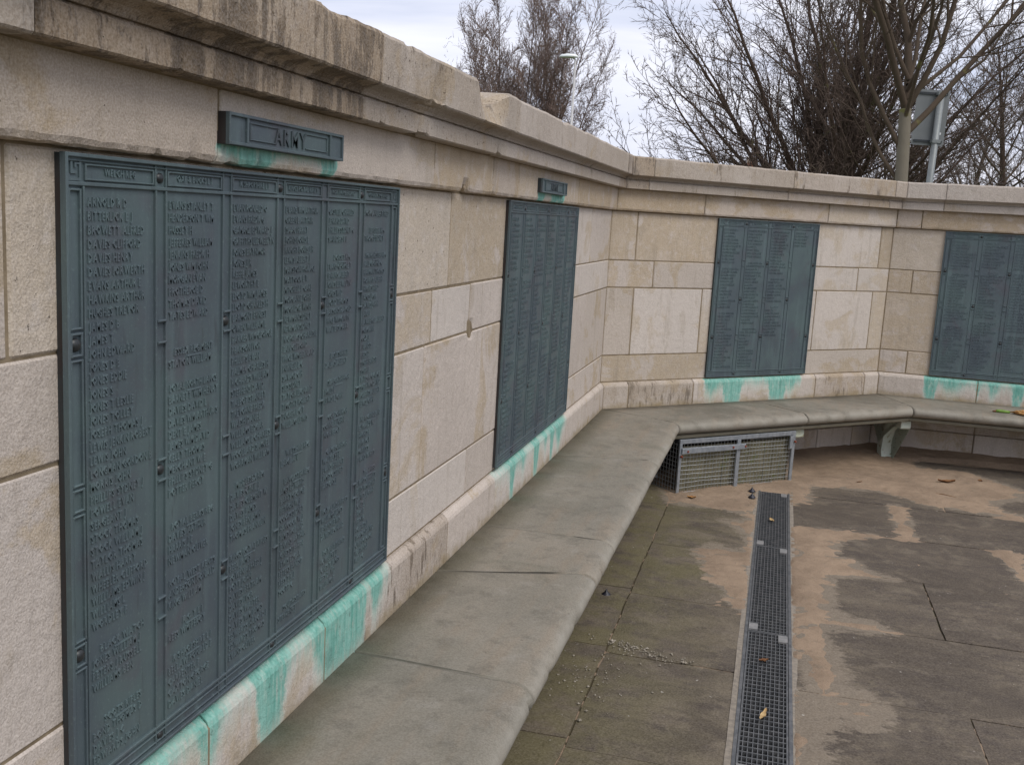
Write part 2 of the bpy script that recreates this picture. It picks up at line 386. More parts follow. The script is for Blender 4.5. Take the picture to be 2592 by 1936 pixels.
c = S.mix(S.math('MULTIPLY', ch, .5), c, (.09, .08, .06))
# worn, paler nosing
geo = S.n('ShaderNodeNewGeometry'); nzz = S.xyz(geo.outputs['Normal'])[2]
wear = S.math('MULTIPLY', S.step(nzz, .97, .6), S.step(S.noise(q, 9, 4), .3, .6))
c = S.mix(S.math('MULTIPLY', wear, .6), c, (.315, .295, .25))
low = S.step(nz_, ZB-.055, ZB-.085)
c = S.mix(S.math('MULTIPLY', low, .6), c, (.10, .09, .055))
S.fin(c, .8, S.bump(S.math('ADD', S.math('MULTIPLY', S.noise(q, 24, 5), .8), S.math('MULTIPLY', gr, .25)), .42, .006), .14)

# paving
S = NT('paving_stone'); p = S.pos(); tone, grime, pit, rnd = S.objcol()
off = S.n('ShaderNodeCombineXYZ'); S.put(off.inputs[0], S.math('MULTIPLY', rnd, 31.0)); S.put(off.inputs[1], S.math('MULTIPLY', rnd, 17.0))
q = S.vmath('ADD', p, off.outputs[0])
c = S.mix(tone, (.112, .088, .066), (.175, .142, .098))
c = S.mix(S.step(S.noise(S.scale(q, (1, 2.2, 1)), 3.4, 7, .66, .7), .34, .70), c, (.070, .055, .046))
c = S.mix(S.math('MULTIPLY', S.step(S.noise(q, 6.5, 7, .68), .48, .66), .6), c, (.185, .152, .112))
c = S.mix(S.math('MULTIPLY', S.step(S.noise(S.scale(q, (5, 20, 5)), 1, 7, .7), .50, .70), .5), c, (.050, .040, .035))
c = S.mix(S.math('MULTIPLY', S.step(S.noise(q, 26, 6, .7), .50, .66), .45), c, (.160, .130, .086))
c = S.mix(S.math('MULTIPLY', S.step(S.noise(S.scale(q, (1, 1.6, 1)), 44, 5, .7), .54, .68), .55), c, (.042, .034, .029))
dmp = S.step(S.noise(S.scale(p, (1, 1.4, 1)), 2.1, 7, .62, .9), .53, .60)
c = S.mix(S.math('MULTIPLY', dmp, .55), c, (.062, .048, .037))
at_m = S.n('ShaderNodeAttribute'); at_m.attribute_name = 'moss'; at_d = S.n('ShaderNodeAttribute'); at_d.attribute_name = 'dust'
mo = S.math('MULTIPLY', at_m.outputs['Fac'], S.step(S.noise(q, 6, 7, .66), .34, .60))
c = S.mix(S.math('MULTIPLY', mo, .75), c, (.135, .118, .052))
dn = S.noise(S.scale(p, (16, 26, 16)), 1, 8, .78)
du = S.step(S.math('ADD', S.math('MULTIPLY', at_d.outputs['Fac'], .55), dn), .84, .96)
c = S.mix(S.math('MULTIPLY', du, .8), c, S.mix(S.noise(q, 20, 3), (.20, .165, .125), (.28, .225, .165)))
gr = S.noise(q, 150, 3, .6)
c = S.mix(S.step(gr, .25, .75), S.mix(.28, c, (.04, .034, .028)), S.mix(.12, c, (.5, .45, .38)))
sp = S.step(S.noise(q, 38, 2), .725, .76)
c = S.mix(S.math('MULTIPLY', sp, .7), c, (.42, .39, .34))
S.fin(c, S.math('SUBTRACT', .82, S.math('MULTIPLY', S.noise(q, 4, 3), .2)), S.bump(S.math('ADD', S.noise(q, 18, 6, .65), S.math('MULTIPLY', gr, .3)), .5, .010), .10)

S = NT('sand'); p = S.pos()
c = S.mix(S.step(S.noise(p, 4, 7, .66), .3, .7), (.215, .150, .102), (.325, .232, .158))
c = S.mix(S.math('MULTIPLY', S.step(S.noise(S.scale(p, (1, 1.7, 1)), 9, 7, .7), .55, .70), .55), c, (.15, .122, .092))
c = S.mix(S.math('MULTIPLY', S.step(S.noise(p, 60, 4, .7), .60, .70), .5), c, (.12, .085, .055))
c = S.mix(S.math('MULTIPLY', S.step(S.noise(p, 13, 5), .55, .75), .5), c, (.165, .118, .075))
c = S.mix(S.step(S.noise(p, 420, 2), .2, .8), S.mix(.22, c, (.08, .05, .03)), S.mix(.16, c, (.75, .65, .5)))
S.fin(c, .95, S.bump(S.math('ADD', S.noise(p, 30, 5), S.math('MULTIPLY', S.noise(p, 400, 2), .3)), .8, .010), .08)

# bark
def bark(name, c1, c2, lichen, lf=.6, sc=8):
    S = NT(name); p = S.pos()
    c = S.mix(S.noise(p, sc, 4), c1, c2)
    c = S.mix(S.step(S.noise(p, sc*.7, 5, .6), lf, lf+.09), c, lichen)
    S.fin(c, .9, S.bump(S.noise(S.scale(p, (1, 1, .4)), 40, 4), .4, .01), .2)
bark('bark_dark', (.050, .034, .026), (.085, .058, .043), (.085, .080, .03), .60)
bark('twig_dark', (.082, .060, .048), (.125, .090, .072), (.10, .09, .045), .62, 3)
bark('bark_pale', (.15, .132, .10), (.21, .185, .145), (.17, .165, .06), .60, 6)
bark('limb_lichen', (.070, .052, .038), (.11, .082, .058), (.155, .14, .055), .60, 5)
bark('twig_red', (.15, .105, .088), (.20, .145, .12), (.14, .11, .085), .7, 2)
bark('bark_red', (.11, .082, .068), (.15, .112, .095), (.10, .09, .05), .66, 3)
bark('twig_far', (.13, .11, .10), (.16, .135, .12), (.13, .13, .07), .6, 2)

# ------------------------------------------------------------------ ground
g = MB().box((-300, -300, -.6), (300, 300, -.14)).build('ground', 'grass'); tag(g, kind='structure')
bed = MB()
bed.box((-.35, -9, -.135), (.975, 3, -.0065)); bed.box((1.185, -9, -.135), (11, 3, -.0065)); bed.box((.975, .165, -.135), (1.185, 3, -.0065)); bed.box((.975, -9, -.135), (1.185, .165, -.125))
paving = tag(bed.build('paving', 'bed'), kind='structure')

# sand shapes in plan (x out from the long wall, y along it)
SAND = [
 [(.37, .05), (.47, -.18), (.51, -.37), (.61, -.37), (.82, -.36), (.985, -.45), (.985, .07), (.97, .16), (1.02, .185), (1.15, .185), (1.19, .1), (1.17, -.05), (1.27, .05), (1.27, .37), (1.38, .47), (1.57, .45), (1.69, .51), (1.83, .43), (1.98, .29), (2.12, .26), (2.47, .18), (2.49, .26), (2.37, .32), (2.34, .47), (2.44, .58), (2.58, .69), (2.63, .94), (2.49, 1.14), (2.33, 1.32), (2.06, 1.29), (1.96, 1.45), (2.1, 1.56), (2.81, 1.60), (3.4, 1.55), (3.4, 2.0), (1.6, 2.0), (-.1, .15), (-.1, -.05)],
 [(.83, -.59), (.96, -.79), (.985, -1.01), (.93, -1.18), (.74, -1.16), (.73, -1.2), (.79, -1.38), (.85, -1.58), (.92, -1.7), (.94, -1.85), (.98, -1.9), (.99, -1.88), (.985, -1.01), (.985, -.45), (.91, -.6)],
 [(.78, -1.08), (.82, -1.05), (.86, -1.1), (.86, -1.16), (.81, -1.16)],
 [(1.17, -.57), (1.34, -.53), (1.6, -.53), (1.46, -.61), (1.39, -.75), (1.36, -.99), (1.46, -1.02), (1.51, -1.17), (1.64, -1.21), (1.42, -1.25), (1.34, -1.32), (1.33, -1.49), (1.33, -1.74), (1.39, -1.82), (1.5, -1.83), (1.55, -1.91), (1.4, -1.93), (1.28, -1.92), (1.275, -2.07), (1.275, -2.52), (1.245, -2.34), (1.19, -2.13), (1.175, -1.92)],
 [(1.3, -2.6), (1.38, -2.58), (1.44, -2.61), (1.45, -2.65), (1.43, -2.73), (1.36, -2.73), (1.3, -2.66)],
 [(1.175, -2.62), (1.23, -2.61), (1.2, -2.79), (1.185, -3.1), (1.172, -3.5), (1.172, -2.7)],
 [(1.76, .19), (1.80, .15), (1.785, -.51), (1.755, -.52)],
 [(2.235, -.52), (2.275, -.55), (2.26, -.91), (2.235, -.97)],
]
def sdist(px, py, poly):
    """signed distance, positive inside"""
    P = np.array(poly); d = np.full(px.shape, 1e9); ins = np.zeros(px.shape, bool)
    for i in range(len(P)):
        a, b = P[i], P[(i+1) % len(P)]
        e = b-a; wx, wy = px-a[0], py-a[1]; t = np.clip((wx*e[0]+wy*e[1])/(e@e+1e-12), 0, 1)
        d = np.minimum(d, np.hypot(wx-t*e[0], wy-t*e[1]))
        cnd = ((a[1] <= py) & (b[1] > py)) | ((b[1] <= py) & (a[1] > py))
        xin = a[0]+(py-a[1])/(b[1]-a[1]+1e-12)*(b[0]-a[0]); ins ^= cnd & (px < xin)
    return np.where(ins, d, -d)
def sand_sd(px, py):
    r = np.full(px.shape, -9.0)
    for P in SAND: r = np.maximum(r, sdist(px, py, P))
    return r

# ---- paving slabs
def slab(x0, x1, y0, y1, tone):
    g = .0035; nx, ny = max(3, int((x1-x0)/.05)), max(3, int((y1-y0)/.05))
    xs, ys = np.linspace(x0+g, x1-g, nx+1), np.linspace(y0+g, y1-g, ny+1)
    X, Y = np.meshgrid(xs, ys)
    hz = rng.uniform(.001, .0045); tx, ty = rng.uniform(-.003, .003, 2)
    Z = hz+tx*(X-x0)+ty*(Y-y0)+fbm(X*2, Y*2, 0, 5)*.003
    edge = np.minimum(np.minimum(X-x0-g, x1-g-X), np.minimum(Y-y0-g, y1-g-Y)) < .001
    jx = fbm(X*14, Y*14, 3.0, 9, 3)*.004; jy = fbm(X*14, Y*14, 8.0, 11, 3)*.004
    Xe = np.where(edge, X+jx, X); Ye = np.where(edge, Y+jy, Y); Z = np.where(edge, Z-.003, Z)
    v = [Vector(t) for t in zip(Xe.ravel(), Ye.ravel(), Z.ravel())]; W_ = nx+1
    f = [(j*W_+i, j*W_+i+1, (j+1)*W_+i+1, (j+1)*W_+i) for j in range(ny) for i in range(nx)]
    ring = [i for i in range(nx)]+[j*W_+nx for j in range(ny)]+[ny*W_+i for i in range(nx, 0, -1)]+[j*W_ for j in range(ny, 0, -1)]
    b = len(v); v += [Vector((v[i].x, v[i].y, -.05)) for i in ring]
    for k in range(len(ring)):
        l = (k+1) % len(ring); f.append((ring[l], ring[k], b+k, b+l))
    o = mesh_obj('paving_slab', v, f, 'paving_stone', paving)
    o.color = (tone, 0, 0, 1)
    allx = np.array([p.x for p in v]); ally = np.array([p.y for p in v])
    sd = sand_sd(allx, ally)
    dust = np.clip(1+sd/.15, 0, 1)**1.2*1.0
    dust += np.exp(-((allx-1.33)**2/.03+(ally+2.95)**2/.16))*.5 + np.exp(-((allx-1.38)**2/.03+(ally+2.35)**2/.06))*.4
    moss = np.clip(1-(allx-.45)/.55, 0, 1)*1.0 + np.exp(-((allx-.68)**2/.03+(ally+1.5)**2/.03))*.7
    for nm, a in (('dust', np.clip(dust, 0, 1)), ('moss', np.clip(moss, 0, 1))):
        at_ = o.data.attributes.new(nm, 'FLOAT', 'POINT'); at_.data.foreach_set('value', a.astype(np.float32))
    return o
# right of the drain
XR = 1.175
rows = [1.56, .87, .17, -.52, -1.21, -1.90, -2.58, -3.27, -3.96, -4.65, -5.34, -6.03]
cols = {0: [XR, 1.9, 2.8, 3.9], 1: [XR, 1.27, 2.05, 2.95, 3.9], 2: [XR, 1.77, 2.62, 3.5], 3: [XR, 2.25, 3.1, 3.9], 4: [XR, 1.76, 2.6, 3.5], 5: [XR, 1.275, 2.3, 3.2, 3.9],
        6: [XR, 1.745, 2.55, 3.5], 7: [XR, 1.4, 2.2, 3.1], 8: [XR, 1.75, 2.6], 9: [XR, 1.3, 2.2], 10: [XR, 1.75, 2.6]}
for i in range(len(rows)-1):
    c_ = cols[i]
    for a, b in zip(c_[:-1], c_[1:]): slab(a, b, rows[i+1], rows[i], random.uniform(0, .3))
rows = [.80, .17, -.42, -1.10, -1.83, -2.46, -3.19, -3.92, -4.65, -5.4]
for i in range(len(rows)-1):
    slab(-.05, .502, rows[i+1], rows[i], random.uniform(.5, 1))
    if rows[i] < .5: slab(.502, .974, rows[i+1]-.05, rows[i]-.05, random.uniform(.45, .9))
slab(.502, .974, .12, .79, .4); slab(.974, XR, .20, .86, .3); slab(.2, 1.175, .87, 1.5, .3)

# ---- drifted sand
res = .018
xs, ys = np.arange(-.1, 3.4, res), np.arange(-3.6, 1.95, res)
X, Y = np.meshgrid(xs, ys); sd = sand_sd(X, Y)
d2 = X*NN[2].x+Y*NN[2].y; d3 = (X-OO[3].x)*NN[3].x+(Y-OO[3].y)*NN[3].y
dwall = np.where(X*TT[2].x+Y*TT[2].y < L2, d2, d3)
Z = np.clip(sd/.09, -1.2, 1)*.0075 + fbm(X*5, Y*5, 0, 21, 5)*.007 + fbm(X*22, Y*34, 0, 31, 3)*.0065 + .0015
Z += np.clip(1-dwall/.42, 0, 1)**1.6*.050*(sd > 0)
Z += np.clip(sd/.5, 0, 1)*.004
Z = np.where((X > .992) & (X < 1.168) & (Y < .17), -.03, Z)
keep = Z > -.006
W_ = len(xs); idx = np.arange(X.size).reshape(X.shape)
ok = (keep[:-1, :-1] | keep[1:, :-1] | keep[:-1, 1:] | keep[1:, 1:]) & (dwall[:-1, :-1] > -.05)
q4 = np.stack([idx[:-1, :-1][ok], idx[:-1, 1:][ok], idx[1:, 1:][ok], idx[1:, :-1][ok]], 1)
used = np.unique(q4); rem = np.full(X.size, -1); rem[used] = np.arange(len(used))
sv = np.stack([X.ravel()[used], Y.ravel()[used], np.maximum(Z, -.009).ravel()[used]], 1)
so_ = mesh_obj('sand', sv, rem[q4], 'sand', smooth=True)
tag(so_, 'orange-brown blown sand lying over the grey paving', 'sand', kind='stuff')

# ------------------------------------------------------------------ the memorial wall
wall = thing('memorial_wall', (0, 0, 0), 'pale sandstone block wall with moulded coping, turning round the paved court', 'wall')
def loft(name, w, s0, s1, prof, mat, parent, k0=0.0, k1=0.0, gap=.0026, step=None, bev=.004, mod=None, tone=(.5, 0, .2), smooth=False, rag=0):
    """run a closed (d,z) profile along wall w; ends skewed by k*d; mod(s,i,d,z)->(d,z)"""
    n = max(1, int((s1-s0)/step)) if step else 1
    P = prof; m = len(P); secs = []
    mid = (sum(d for d, z in P)/m, sum(z for d, z in P)/m)
    pos = [0.0]+[bev]+[bev+(s1-s0-2*gap-2*bev)*i/n for i in range(1, n)]+[s1-s0-2*gap-bev, s1-s0-2*gap]
    v = []
    for j, a in enumerate(pos):
        ends = j in (0, len(pos)-1); tfrac = a/(s1-s0)
        for i, (d, z) in enumerate(P):
            dd, zz = d, z
            if ends: dd = d-bev if d > mid[0] else d
            s = s0+gap+a
            if mod: dd, zz = mod(s, i, dd, zz)
            s = s + (k0*(1-tfrac)+k1*tfrac)*dd
            if rag and j < 2: s += float(fbm(dd*22, s0*7, 0, 77, 4))*rag
            if rag and j > len(pos)-3: s += float(fbm(dd*22, s1*7, 0, 77, 4))*rag
            v.append(wp(w, s, dd, zz))
    f = []
    for j in range(len(pos)-1):
        for i in range(m):
            l = (i+1) % m; f.append((j*m+l, j*m+i, (j+1)*m+i, (j+1)*m+l))
    f += [tuple(range(m)), tuple((len(pos)-1)*m+i for i in range(m))[::-1]]
    o = mesh_obj(name, v, f, mat, parent, smooth); o.color = (*tone, 1)
    return o
def rectprof(d, z0, z1, back=-.12, b=.004, gz=.002):
    return [(back, z0+gz), (d-b, z0+gz), (d, z0+gz+b), (d, z1-gz-b), (d-b, z1-gz), (back, z1-gz)]
FR = [0.158, 0.3224, 0.7338, 0.8969, 1.188]
END1, END3 = -8.0, 2.7
crs = {  # course: joints per wall
 'A': {1: [-6.6, -5.3, -4.1, -2.735, -1.7, -.073], 2: [1.2], 3: [.19, 1.3]},
 'B': {1: [-6.4, -5.5, -4.2, -3.2175, -1.8, -.634], 2: [.203, .741, 1.3, 1.748, 2.303], 3: [.75, 1.6]},
 'C': {1: [-6.9, -5.6, -4.4, -3.168, -2.78, -1.9], 2: [.342, 1.2, 2.134], 3: [.162, 1.1]},
 'D': {1: [-6.2, -4.905, -4.2, -3.025, -1.8, -.635], 2: [.195, 1.25, 2.326], 3: [.6, 1.5]}}
def ends(w, joints):
    a = {1: END1, 2: 0, 3: 0}[w]; b = {1: 0, 2: L2, 3: END3}[w]
    return [a]+joints+[b]
def kk(w, first, last):
    k0 = {1: 0, 2: K12, 3: K23}[w] if first else 0
    k1 = {1: -K12, 2: -K23, 3: 0}[w] if last else 0
    return k0, k1
TONE = {('D', 1, -3.025): (.95, 0, .75), ('D', 1, -1.8): (.75, 0, .55), ('D', 1, -4.2): (.9, 0, .5), ('D', 1, -4.905): (.65, .3, .3), ('D', 2, 1.25): (.98, 0, .0), ('D', 2, .195): (.75, 0, 0),
        ('D', 2, 2.326): (.55, 0, .45), ('D', 2, L2): (.85, 0, .1), ('D', 3, .6): (.95, 0, .1), ('B', 2, 1.3): (.7, 0, .1), ('B', 2, 2.303): (.42, 0, .1), ('B', 2, L2): (.85, 0, 0), ('B', 3, .75): (1, .1, .1), ('C', 3, .162): (.9, 0, 0), ('C', 3, 1.1): (.9, 0, 0)}
for ci, c_ in enumerate('ABCD'):
    for w in (1, 2, 3):
        e_ = ends(w, crs[c_][w])
        for i, (a, b) in enumerate(zip(e_[:-1], e_[1:])):
            k0, k1 = kk(w, i == 0, i == len(e_)-2)
            base = {1: .36, 2: .50, 3: .66}[w]
            tn = TONE.get((c_, w, b), (random.uniform(base-.12, base+.15), random.uniform(0, .12), random.uniform(0, .3)))
            sp = w == 1 and a > -3.5 and ((c_ == 'C' and -2.78 in (a, b)) or (c_ == 'B' and b == -1.8))
            def smod(s, i, d, z, c_=c_):
                t = abs(s+2.765)/.036
                if t < 1:
                    k = (1-t**1.4)*(1+.35*float(vnoise(s*120, i, 0, 3)))
                    if c_ == 'C' and i in (1, 2, 3): d -= (.030, .024, .012)[i-1]*k
                    if c_ == 'B' and i in (4, 5): d -= (.012, .026)[i-4]*k
                return d, z
            pr_ = rectprof(random.uniform(-.001, .0015), FR[ci], FR[ci+1])
            if sp: pr_ = pr_[:3]+[(pr_[2][0], FR[ci]+.022), (pr_[2][0], FR[ci]+.045)]+pr_[3:] if c_ == 'C' else pr_[:3]+[(pr_[2][0], FR[ci+1]-.03)]+pr_[3:]
            loft('ashlar_block', w, a, b, pr_, 'stone', wall, k0, k1, tone=tn, step=.008 if sp else None, mod=smod if sp else None)
# plinth (with chamfered top) and footing courses under the seat
pj = {1: [-7.4, -6.3, -5.4, -4.432, -3.916, -2.985, -2.415, -1.26, -.70], 2: [.20, .712, 1.80, 2.29], 3: [.675, 1.6]}
pg = {(1, -2.985): .8, (2, .712): 1.0, (2, 2.29): .75, (2, .2): .5}
for w in (1, 2, 3):
    e_ = ends(w, pj[w])
    for i, (a, b) in enumerate(zip(e_[:-1], e_[1:])):
        k0, k1 = kk(w, i == 0, i == len(e_)-2)
        pr = [(-.12, -.03), (.026, -.03), (.026, .132), (.022, .142), (.006, .156), (-.12, .156)]
        loft('plinth_block', w, a, b, pr, 'stone_plinth', wall, k0, k1, tone=(random.uniform(.2, .5), pg.get((w, b), .15), .25))
fj = {1: [-6, -4, -2, -.5], 2: [.5, 1.2, 1.9, 2.25], 3: [.70, 1.6]}
for w in (1, 2, 3):
    e_ = ends(w, fj[w])
    for i, (a, b) in enumerate(zip(e_[:-1], e_[1:])):
        k0, k1 = kk(w, i == 0, i == len(e_)-2)
        loft('footing_block', w, a, b, rectprof(.0, -.46, -.237), 'stone', wall, k0, k1, gap=.004, tone=(.35, .1, .1))
        loft('footing_block', w, a, b, rectprof(-.012, -.237, -.032), 'stone', wall, k0, k1, gap=.004, tone=(.5, .2, .1))
# frieze
fz = {1: [-7.0, -5.9, -4.425, -3.281, -2.68, -2.33, -1.191, -.016], 2: [.68, 1.756], 3: [.178, 1.4]}
ft = {(1, -4.425): (.42, .25, .35), (1, -3.281): (.5, .12, .1), (1, -2.68): (.6, .1, .15), (1, -2.33): (.62, .3, .1), (2, .68): (.85, .15, .05), (2, 1.756): (.45, .2, .1)}
FCHIP = [(-2.985, .035, .026, .022), (-2.955, .025, .010, .012), (-4.50, .016, .005, .008), (-4.60, .012, .003, .005), (-4.37, .018, .008, .010), (-2.67, .012, .005, .008)]
def fmod(s, i, d, z):
    if i in (1, 2, 3):
        for c0, hw, dz, dd in FCHIP:
            t = abs(s-c0)/hw
            if t < 1:
                k = (1-t**1.5)*(.8+.4*float(vnoise(s*90, i, 0, 5))); z += dz*k if i != 3 else dz*k*.8; d -= dd*k*(1 if i < 3 else .8)
        z += float(fbm(s*40, i*3.1, 0, 3, 3))*.0022; d += float(fbm(s*33, i*7.7, 2, 4, 3))*.0018
    return d, z
for w in (1, 2, 3):
    e_ = ends(w, fz[w])
    for i, (a, b) in enumerate(zip(e_[:-1], e_[1:])):
        k0, k1 = kk(w, i == 0, i == len(e_)-2)
        pr = [(-.12, 1.190), (.018, 1.190), (.026, 1.193), (.030, 1.202), (.030, 1.235), (.030, 1.315), (-.12, 1.315)]
        loft('frieze_block', w, a, b, pr, 'stone_frieze', wall, k0, k1, step=.012 if w == 1 else .04, mod=fmod, tone=ft.get((w, b), (random.uniform(.35, .7), .15, .1)))
# cornice / coping
CPROF = [(-.42, 1.317), (.074, 1.317), (.0785, 1.320), (.0785, 1.362), (.075, 1.366), (.064, 1.3665), (.064, 1.3715), (.0715, 1.3725), (.076, 1.379), (.084, 1.385), (.095, 1.389), (.108, 1.391), (.117, 1.393), (.121, 1.397), (.121, 1.494), (.115, 1.503), (-.42, 1.515)]
LOWCH = [(-3.535, .035, .016, .018), (-3.49, .022, .010, .012), (-2.80, .035, .013, .015), (-3.80, .014, .006, .006), (-4.35, .012, .005, .005), (-1.0, .02, .005, .005), (-4.62, .012, .005, .005), (-4.1, .01, .004, .004), (.9, .02, .004, .004)]
MIDCH = [(-3.55, .055, .012, .020), (-3.49, .03, .010, .014), (-2.74, .016, .010, .010), (-3.1, .012, .006, .006), (-4.2, .012, .004, .005)]
def cmod(s, i, d, z):
    if 1 <= i <= 3:
        for c0, hw, dz, dd in LOWCH:
            t = abs(s-c0)/hw
            if t < 1: k = (1-t**1.6)*(.8+.5*float(vnoise(s*110, i, 0, 6))); z += dz*k*(1 if i < 3 else .1); d -= dd*k*(.6 if i < 3 else .2)
    if 10 <= i <= 13:
        for c0, hw, dz, dd in MIDCH:
            t = abs(s-c0)/hw
            if t < 1: k = (1-t**1.6)*(.8+.5*float(vnoise(s*110, i, 0, 7))); z += dz*k*(1 if i > 11 else .2); d -= dd*k
    if i in (13, 14, 15):
        # big spall out of the coping edge
        for c0, w0, w1, depth in ((-3.005, .19, .14, .066),):
            t = (s-c0)/(w0 if s < c0 else w1)
            if abs(t) < 1:
                k = (1-abs(t))**1.0 if s > c0 else (1-abs(t))**1.25; k *= 1+.22*float(vnoise(s*45, i, 0, 12))
                if i > 13: z -= depth*k+.006*float(fbm(s*30, i, 0, 8))*k; d -= (.045 if i == 14 else .12)*k**.7
        if i >= 14:
            z += float(fbm(s*12, 0, 0, 41, 5))*.0035; d += float(fbm(s*18, i, 1, 43, 5))*.003
            for c0, hw, dz in ((-2.0, .06, .006), (-1.75, .03, .005), (-4.15, .06, .006), (-3.75, .03, .004)):
                t = abs(s-c0)/hw
                if t < 1: z -= dz*(1-t*t); d -= dz*(1-t*t)
    if 1 <= i <= 15:
        z += float(fbm(s*50, i*3.3, 0, 51, 3))*.0009; d += float(fbm(s*50, i*5.1, 4, 53, 3))*.0009
    return d, z
cj = {1: [-7.2, -6.05, -4.934, -3.905, -2.71, -1.535, -.285], 2: [.20, 1.322, 2.281], 3: [.304, 1.5]}
cg = {(1, -4.934): (.8, 1.0, .5), (1, -3.905): (.8, 1.25, .6), (1, -2.71): (.4, .62, .75), (1, -1.535): (.2, .30, .25), (1, -.285): (.3, .55, .25), (1, 0): (.5, 1.1, .3),
      (2, .2): (.5, 1.2, .3), (2, 1.322): (.35, .6, .3), (2, 2.281): (.35, .6, .25), (2, L2): (.35, .55, .2), (3, .304): (.35, .5, .2)}
for w in (1, 2, 3):
    e_ = ends(w, cj[w])
    for i, (a, b) in enumerate(zip(e_[:-1], e_[1:])):
        k0, k1 = kk(w, i == 0, i == len(e_)-2)
        loft('coping_block', w, a, b, CPROF, 'stone_cornice', wall, k0, k1, gap=.0015, step=.012 if w == 1 else .025, mod=cmod, tone=cg.get((w, b), (.35, .5, .3)))
# mortar core behind the joints
core = MB()
for w in (1, 2, 3):
    a, b = {1: (END1, 0), 2: (0, L2), 3: (0, END3)}[w]
    k0, k1 = {1: (0, -K12), 2: (K12, -K23), 3: (K23, 0)}[w]
    pr = [(-.42, -.46), (-.016, -.46), (-.016, -.03), (.0235, -.028), (.0235, .130), (-.0025, .152), (-.0025, 1.19), (-.0025, 1.2), (-.0025, 1.24), (.0275, 1.245), (.0275, 1.314), (.04, 1.319), (.04, 1.40), (.07, 1.405), (.07, 1.42), (-.41, 1.43)]
    v = []; m = len(pr)
    for s, k in ((a, k0), (b, k1)):
        v += [wp(w, s+k*d, d, z) for d, z in pr]
    f = [((i+1) % m, i, m+i, m+(i+1) % m) for i in range(m)]+[tuple(range(m)), tuple(range(2*m-1, m-1, -1))]
    core.add(v, f)
core.build('mortar_core', 'mortar', wall)

# the wall goes on round the court beyond the frame
FAR = [OO[3]+TT[3]*END3]; dr_ = TT[3].copy(); ang = PHI[3]
for ln, turn in ((4.0, 0), (2.444, 45), (8.0, 90)):
    a_ = ang+R_(turn); FAR.append(FAR[-1]+Vector((math.sin(a_), math.cos(a_), 0))*ln)
fp_ = [(-.42, -.46), (0, -.46), (0, 1.19), (.03, 1.195), (.03, 1.316), (.078, 1.318), (.078, 1.366), (.121, 1.395), (.121, 1.50), (-.42, 1.512)]
for k, (p0, p1) in enumerate(zip(FAR[:-1], FAR[1:])):
    t_ = (p1-p0).normalized(); n_ = Vector((t_.y, -t_.x, 0)); m = len(fp_)
    ka = 0 if k == 0 else math.tan(R_(22.5)); kb = 0 if k == 2 else -math.tan(R_(22.5))
    if k == 0: ka = 0
    v = [p0+t_*(ka*d)+n_*d+Vector((0, 0, z+ZB)) for d, z in fp_]+[p1+t_*(kb*d)+n_*d+Vector((0, 0, z+ZB)) for d, z in fp_]
    o = mesh_obj('wall_length', v, [((i+1) % m, i, m+i, m+(i+1) % m) for i in range(m)]+[tuple(range(m)), tuple(range(2*m-1, m-1, -1))], 'stone', wall); o.color = (.45, .2, .2, 1)

# ------------------------------------------------------------------ bench
bench = thing('stone_bench', (0.3, -2, 0), 'long grey-brown stone bench with rounded nosing running along the foot of the wall', 'bench')
def bprof():
    P = [(.027, -.078), (.027, -.001), (.15, 0), (.27, 0), (.36, 0), (.42, 0), (.456, 0)]
    for k in range(1, 12):
        a = math.pi/2-math.pi*k/12; P.append((.458+.057*math.cos(a), -.039+.039*math.sin(a)))
    P += [(.470, -.078)]
    return P[::-1]
BP = bprof()
def bmod(s, i, d, z):
    if d > .2:
        a = float(fbm(s*5, 0, 0, 61, 3))*.002+float(fbm(s*30, i*2.2, 0, 63, 3))*.0010
        d += a; z += float(fbm(s*25, i*1.7, 3, 65, 3))*.0012
        if d > .44:
            for c0, hw, dp in ((-3.35, .02, .005), (-3.60, .025, .006), (-1.9, .015, .004), (.8, .03, .005), (-2.93, .018, .008), (-3.77, .018, .010)):
                t = abs(s-c0)/hw
                if t < 1: k = (1-t*t)*(1+.5*float(vnoise(s*90, i, 0, 2))); d -= dp*k; z -= dp*.5*k if z > -.03 else 0
    return d, z
# (s at the wall, skew) of the joints
bj = {1: [(-8, 0), (-6.9, 0), (-5.35, 0), (-3.74, -.05), (-3.10, .37), (-2.553, 0), (-1.342, .26), (0, -K12)], 2: [(0, K12), (1.220, .06), (L2, -K23)], 3: [(0, K23), (1.35, 0), (2.7, 0)]}
for w in (1, 2, 3):
    for (a, ka), (b, kb) in zip(bj[w][:-1], bj[w][1:]):
        loft('seat_slab', w, a, b, BP, 'bench_stone', bench, ka, kb, gap=.006, step=.015, bev=.006, mod=bmod, tone=(random.random(), 0, 0), smooth=True, rag=.009 if (a, b) != (0, L2) else 0)
for w in (1, 2, 3):
    a, b = {1: (-8, 0), 2: (0, L2), 3: (0, 2.7)}[w]; k0, k1 = {1: (0, -K12), 2: (K12, -K23), 3: (K23, 0)}[w]
    loft('under_slab', w, a, b, [(.0, -.104), (.474, -.104), (.480, -.098), (.480, -.0795), (.0, -.0795)], 'bench_stone', bench, k0, k1, gap=0, bev=.001, tone=(.5, 0, 0))
